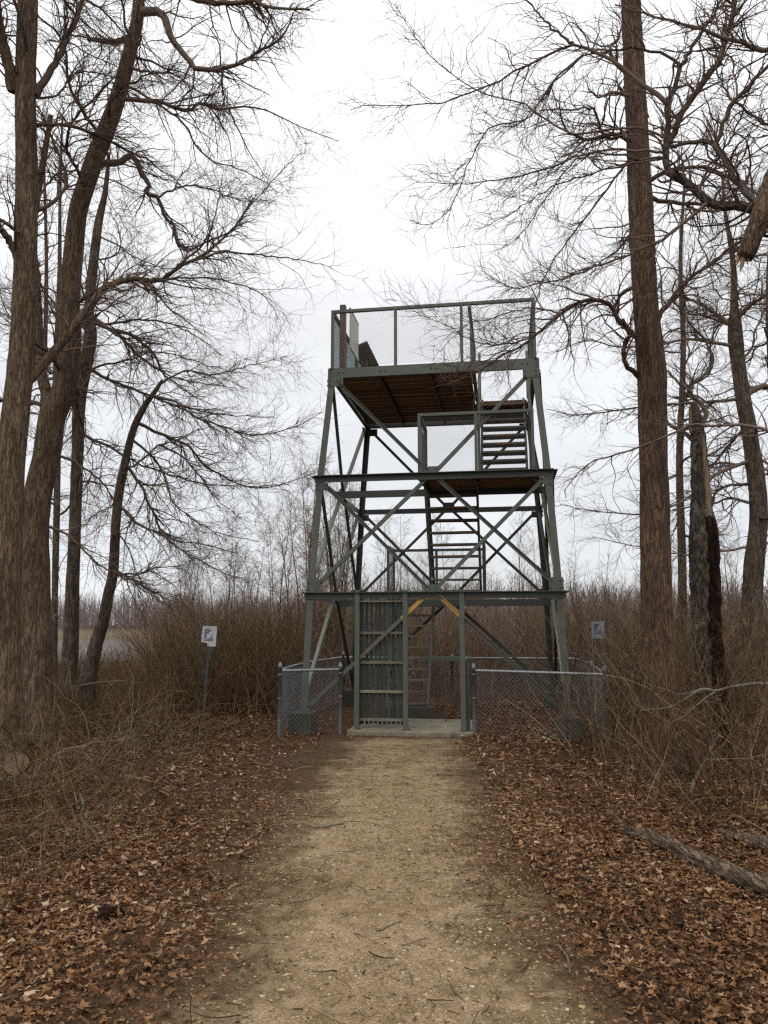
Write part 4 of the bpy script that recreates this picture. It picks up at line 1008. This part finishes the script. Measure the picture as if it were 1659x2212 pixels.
tag(link('reeds', tubes_mesh('reeds', [(P, R, 3)]), M['reed']), 'tan marsh reeds along the far side of the water', 'reeds', None, 'stuff')

# ------------------------------------------------------------------ leaf litter, pebbles, sticks
def litter(name, label, n, y0, y1, size, shape, lift):
    out = []
    while sum(map(len, out)) < n:
        Y_ = np.sqrt(rng.uniform(y0 ** 2, y1 ** 2, n)) ; X_ = rng.uniform(-.62, .62, n) * Y_
        edge = .35 * (vnoise2(X_ * 1.2 + 5, Y_ * 1.2, 21) - .5) * 2 + .25 * (vnoise2(X_ * 4, Y_ * 4, 22) - .5)
        wn = np.maximum(Y_ - 6.5, 0) * .055
        dr = X_ - (.74 + wn + edge); dl = (-1.12 + edge) - X_
        d = np.maximum(dr, dl)
        pr = np.clip(.42 + d * 1.7, .032, 1); pr = np.where(dl > dr, np.clip(.10 + (dl + .35) * .62, .012, 1), pr)
        pr = np.where((Y_ > 11.4) & ~(d > .2), .35, pr)
        dx, dy = X_ - CX, Y_ - CY; u = dx * math.cos(TH) - dy * math.sin(TH); v = dx * math.sin(TH) + dy * math.cos(TH)
        pr = np.where((u > -1.32) & (u < .64) & (v > -2.2) & (v < -.5), .01, pr)
        k = rng.random(n) < pr; out.append(np.stack([X_[k], Y_[k]], 1))
    p = np.concatenate(out)[:n]; z = ground_z(p[:, 0], p[:, 1])
    s = (size[0] + (size[1] - size[0]) * rng.beta(1.2, 2.6, n)) * np.where(np.abs(p[:, 0] - .05) < .95, .62, 1)
    yaw = rng.uniform(0, 2 * np.pi, n); tilt = np.abs(rng.normal(0, .27, n)); ta = rng.uniform(0, 2 * np.pi, n)
    shp = np.asarray(shape, float)[None].repeat(n, 0)
    shp = shp * (1 + .22 * rng.normal(size=shp[:, :, :1].shape)) * np.stack([np.ones(n), rng.uniform(.55, 1, n)], 1)[:, None]
    curl = rng.uniform(-.9, 1.5, n)[:, None]; r2 = (shp ** 2).sum(2)
    zz = curl * (shp[:, :, 1] ** 2) * 1.3 + .35 * rng.normal(size=(n, 1)) * shp[:, :, 0] ** 2 + .07 * rng.normal(size=r2.shape)
    L_ = np.stack([shp[:, :, 0], shp[:, :, 1], zz], -1) * s[:, None, None]
    c, s_ = np.cos(ta), np.sin(ta); ax = np.stack([c, s_, 0 * c], 1)
    ct, stt = np.cos(tilt)[:, None, None], np.sin(tilt)[:, None, None]
    a3 = ax[:, None]; L_ = L_ * ct + np.cross(np.broadcast_to(a3, L_.shape), L_) * stt + a3 * (L_ * a3).sum(-1, keepdims=True) * (1 - ct)
    cy_, sy_ = np.cos(yaw)[:, None], np.sin(yaw)[:, None]
    L_ = np.stack([L_[..., 0] * cy_ - L_[..., 1] * sy_, L_[..., 0] * sy_ + L_[..., 1] * cy_, L_[..., 2]], -1)
    L_ = L_ + np.stack([p[:, 0], p[:, 1], z + rng.uniform(.006, lift, n)], 1)[:, None]
    L_[..., 2] = np.maximum(L_[..., 2], (z + .0075)[:, None])
    m = shp.shape[1]; o = np.arange(n)[:, None, None] * m
    tri = np.array([[0, i, i + 1] for i in range(1, m - 1)] + [[0, m - 1, 1]])
    var = np.clip(rng.beta(1.3, 1.6, n) + .3 * (vnoise2(p[:, 0] * 1.7, p[:, 1] * 1.7, 30) - .5), 0, 1)
    me = mesh_np(name, L_, None, (tri[None] + o).reshape(-1, 3), smooth=False, var=np.repeat(var, m))
    return tag(link(name, me, M['leaf']), label, 'leaves', None, 'stuff')
oak = [(0, 0), (1, 0), (.55, .22), (.62, .52), (.15, .35), (-.2, .6), (-.5, .28), (-1, .02), (-.5, -.3), (-.22, -.62), (.12, -.34), (.6, -.55), (.52, -.2)]
oval = [(0, 0), (1, 0), (.45, .42), (-.35, .45), (-1, 0), (-.35, -.45), (.45, -.42)]
diam = [(0, 0), (1, 0), (.05, .5), (-1, 0), (-.05, -.5)]
litter('leaf_litter', 'near lobed brown leaves lying both sides of the path', 27000, 3.0, 6.8, (.012, .049), oak, .045)
litter('leaf_litter', 'small brown leaf fragments strewn over the verges', 46000, 3.0, 8.5, (.006, .030), oval, .032)
litter('leaf_litter', 'carpet of fallen brown leaves around the tower and under the trees', 64000, 6.4, 17.5, (.016, .062), diam, .05)

n = 34000                                                       # pebbles pressed into the path
Y_ = np.sqrt(rng.uniform(3.0 ** 2, 8.0 ** 2, n)); X_ = rng.normal(.02, .6, n)
cl = vnoise2(X_ * 3, Y_ * 3, 40); k = (rng.random(n) < .25 + cl) & (np.abs(X_ - .1) < 1.35); X_, Y_ = X_[k], Y_[k]; n = len(X_)
oc = np.array([(1, 0, 0), (.5, .87, .05), (-.5, .87, -.05), (-1, 0, 0), (-.5, -.87, .05), (.5, -.87, -.05), (0, 0, .62)])
r = np.exp(rng.normal(math.log(.0046), .46, n)); r = np.clip(r, .002, .016)
sh = oc[None] * (1 + .18 * rng.normal(size=(n, 7, 1))) * np.stack([np.ones(n), rng.uniform(.6, 1, n), rng.uniform(.5, 1, n)], 1)[:, None] * r[:, None, None]
a = rng.uniform(0, 6.28, n); ca, sa = np.cos(a)[:, None], np.sin(a)[:, None]
sh = np.stack([sh[..., 0] * ca - sh[..., 1] * sa, sh[..., 0] * sa + sh[..., 1] * ca, sh[..., 2]], -1)
sh += np.stack([X_, Y_, ground_z(X_, Y_) + .0065], 1)[:, None]
tri = np.array([[i, (i + 1) % 6, 6] for i in range(6)])
m_, t, b = mat('pebble'); av = node(t, 'ShaderNodeAttribute', attribute_name='var')
t.links.new(ramp(t, av.outputs['Fac'], [(0, (.10, .066, .036)), (.45, (.22, .15, .075)), (.8, (.34, .24, .11)), (.97, (.40, .31, .17)), (1, (.5, .44, .33))]), b.inputs['Base Color']); b.inputs['Roughness'].default_value = .7
M['pebble'] = m_
tag(link('pebbles', mesh_np('pebbles', sh, None, (tri[None] + np.arange(n)[:, None, None] * 7).reshape(-1, 3), var=np.repeat(rng.random(n), 7)), M['pebble']), 'small yellow and tan pebbles in the path', 'pebbles', None, 'stuff')
n = 9000                                                        # chips and bits of twig
Y_ = np.sqrt(rng.uniform(3.0 ** 2, 11 ** 2, n)); X_ = rng.uniform(-1.6, 1.7, n)
b0 = np.stack([X_, Y_, ground_z(X_, Y_) + .010], 1); az = rng.uniform(0, 6.28, n)
P, R = grow(b0, np.stack([np.cos(az), np.sin(az), rng.normal(0, .05, n)], 1), np.exp(rng.normal(math.log(.022), .5, n)), rng.uniform(.0009, .0026, n), 3, .12, (0, 0, 0), .6)
n2 = 620; Y2 = np.sqrt(rng.uniform(3.1 ** 2, 10 ** 2, n2)); X2 = rng.uniform(-.5, .5, n2) * Y2; az = rng.uniform(0, 6.28, n2)
P2, R2 = grow(np.stack([X2, Y2, ground_z(X2, Y2) + .022], 1), np.stack([np.cos(az), np.sin(az), rng.normal(0, .03, n2)], 1), rng.uniform(.06, .28, n2), rng.uniform(.0016, .0042, n2), 6, .14, (0, 0, 0), .5)
P2[..., 2] = np.maximum(P2[..., 2], ground_z(P2[..., 0], P2[..., 1]) + .010)
tag(link('twig_debris', tubes_mesh('twig_debris', [(P, R, 3), (P2, R2, 4)]), M['bramble']), 'scattered bits of twig and bark on the path', 'twigs', None, 'stuff')

# grass tufts
gb = []
for (px, py, k) in [(700, 1790, 30), (1110, 1830, 26), (620, 1900, 26), (560, 2010, 30), (520, 2085, 34), (180, 2130, 24), (1460, 1990, 30), (1500, 2040, 22), (1545, 2185, 16), (1180, 1800, 20), (200, 2190, 30)]:
    d_ = at(px, py, 1.0) - np.array([0, 0, EYE]); g = d_ * (-EYE / d_[2]); gb.append(np.stack([g[0] + rng.normal(0, .05, k), g[1] + rng.normal(0, .05, k), np.full(k, .0)], 1))
gb = np.concatenate(gb); gb[:, 2] = ground_z(gb[:, 0], gb[:, 1]); n = len(gb)
P, R = grow(gb, np.stack([rng.normal(0, .7, n), rng.normal(0, .7, n), np.ones(n)], 1), rng.uniform(.03, .085, n), np.full(n, .0012), 5, .12, (0, 0, -.5), .2)
M['grass'] = twig_mat('grass', [(0, (.045, .06, .018)), (.6, (.075, .085, .03)), (1, (.13, .11, .05))])
tag(link('grass_tufts', tubes_mesh('grass_tufts', [(P, R, 3)]), M['grass']), 'sparse short green grass at the path edges', 'grass', None, 'stuff')

# ------------------------------------------------------------------ logs and fallen branches
def log(name, label, pts, radii, bark, seed, cat='log', s=20, rough=.22, group=None, sub=()):
    P4 = resample(np.array([(*p, r) for p, r in zip(pts, radii)]), 60); P, R = P4[:, :3], P4[:, 3]
    o0 = P[0].copy(); root = empty(name, o0); tag(root, label, cat, group)
    link('stem', trunk_mesh('stem', P, R, o0, seed, s, rough), M[bark], root)
    for pp, rr in sub:
        q_ = resample(np.array([(*p, r) for p, r in zip(pp, rr)]), 20)
        link('side_branch', tubes_mesh('side_branch', [(q_[None, :, :3], q_[None, :, 3], 7)], o0), M[bark], root)
    return root
log('fallen_log', 'weathered grey brown log lying beside the path at the right edge', [(1.90, 6.35, .055), (2.03, 5.95, .065), (2.12, 5.6, .06), (2.28, 5.05, .07), (2.6, 4.2, .07)], [.034, .056, .058, .068, .07], 'log_bark', 91, rough=.45, s=28)
log('fallen_log', 'short mossy log at the right edge behind the long grey log', [(2.62, 6.35, .02), (2.70, 6.1, .045), (2.9, 5.5, .05)], [.03, .05, .055], 'log_bark', 92, rough=.5)
log('fallen_branch', 'pale pole leaning up out of the leaves at the right', [(2.95, 7.75, .02), (3.1, 7.9, .2), (3.45, 8.2, .52)], [.017, .016, .010], 'limb_pale', 93, 'branch', 10, .12)
p = [at(x, y, Yb) for x, y, Yb in [(1384, 1534, 7.4), (1443, 1529, 7.3), (1475, 1514, 7.2), (1514, 1489, 7.1), (1548, 1492, 7.1), (1585, 1483, 7.0), (1659, 1477, 6.9), (1760, 1500, 6.7), (1900, 1800, 6.5)]]
log('pale_branch', 'pale bent branch crossing in front of the snag from the right edge', p, [.004, .007, .009, .011, .011, .013, .015, .018, .022], 'limb_pale', 94, 'branch', 10, .1,
    sub=[([at(1548, 1492, 7.1), at(1515, 1515, 7.05), at(1480, 1545, 7.0), at(1450, 1560, 7.0)], [.007, .006, .005, .003]), ([at(1514, 1489, 7.1), at(1470, 1500, 7.2), at(1440, 1490, 7.2), at(1405, 1480, 7.3), at(1390, 1470, 7.3)], [.006, .006, .005, .004, .003])])
log('fallen_branch', 'long grey pole lying on the ground among left brambles', [at(-40, 1690, 8.0), at(0, 1686, 8.0), at(78, 1678, 8.1), at(153, 1677, 8.2), at(230, 1692, 8.2)], [.034, .034, .032, .026, .02], 'bark_snag', 95, 'branch', 12, .15)
log('fallen_branch', 'thin greenish pole in front of the long grey pole at left', [at(-40, 1742, 7.2), at(0, 1735, 7.2), at(111, 1721, 7.3), at(200, 1699, 7.5)], [.013, .013, .012, .007], 'bark_grey', 96, 'branch', 10, .12)
log('fallen_branch', 'crooked pale stick standing in the leaves left of the path', [at(215, 1832, 6.1), at(205, 1800, 6.2), at(176, 1770, 6.3), at(180, 1740, 6.35), at(172, 1715, 6.4)], [.010, .011, .011, .009, .007], 'limb_pale', 97, 'branch', 8, .12)
log('fallen_branch', 'whitish branch lying across the brush by the left trunks', [at(155, 1484, 10.8), at(215, 1474, 10.8), at(275, 1470, 10.8)], [.008, .010, .006], 'limb_pale', 98, 'branch', 8, .1)
for lab, pts, rr in [('thin curved pale stick near the lower right of the path', [(1205, 2050), (1225, 2075), (1232, 2110)], .006), ('short arched pale stick at the right path edge', [(1070, 1848), (1080, 1838), (1098, 1842)], .005), ('short kinked pale stick at the lower left of the path', [(985, 2000), (992, 2020), (978, 2045)], .005), ('grey twig among the leaves left of the path', [(675, 1790), (700, 1792), (745, 1783)], .006)]:
    g = []
    for x, y in pts:
        d_ = at(x, y, 1.0) - np.array([0, 0, EYE]); v = d_ * (-EYE / d_[2]); g.append((v[0], v[1], float(ground_z(v[0], v[1])) + .018))
    log('stick', lab, g, [rr, rr, rr * .7], 'limb_pale', 99, 'stick', 8, .1, 'sticks on the path')
# split round of sawn wood standing in the brambles
g = at(24, 1668, 8.3)
root = empty('sawn_log_round', (g[0], g[1], .05)); tag(root, 'tan sawn log round leaning among the brambles at the left edge', 'log')
root.rotation_euler = (math.radians(62), math.radians(18), math.radians(15))
a = np.arange(22) / 22 * 2 * math.pi; rr = .12 * (1 + .06 * np.sin(3 * a) + .04 * np.sin(5 * a + 1))
V = np.array([[r_ * math.cos(x), r_ * math.sin(x) + .12, z] for z in (0, .09, .2) for x, r_ in zip(a, rr)])
Q = [[k * 22 + j, k * 22 + (j + 1) % 22, (k + 1) * 22 + (j + 1) % 22, (k + 1) * 22 + j] for k in range(2) for j in range(22)]
link('bark', mesh_np('bark', V, Q), M['bark_brown'], root)
V = np.array([[r_ * .985 * s_ * math.cos(x), r_ * .985 * s_ * math.sin(x) + .12, .199 + .004 * math.sin(s_ * 20)] for s_ in (1, .8, .6, .4, .2) for x, r_ in zip(a, rr)] + [[0, .12, .2]])
Q = [[k * 22 + j, k * 22 + (j + 1) % 22, (k + 1) * 22 + (j + 1) % 22, (k + 1) * 22 + j] for k in range(4) for j in range(22)]
link('cut_face', mesh_np('cut_face', V, Q, [[88 + j, 88 + (j + 1) % 22, 110] for j in range(22)]), M['sawn'], root)
# dark knot of wood among the leaves
d_ = at(236, 1992, 1.0) - np.array([0, 0, EYE]); g = d_ * (-EYE / d_[2])
P = np.array([(0, 0, 0.02), (.03, .01, .03), (.07, .02, .032), (.11, .02, .03), (.145, .03, .02)]); R = [.012, .03, .04, .032, .010]
log('wood_knot', 'dark rotten knot of wood lying on the leaves at lower left', [(g[0] - .07 + p[0], g[1] + p[1], p[2] + .01) for p in P], R, 'rotten', 103, 'wood', 16, .5)
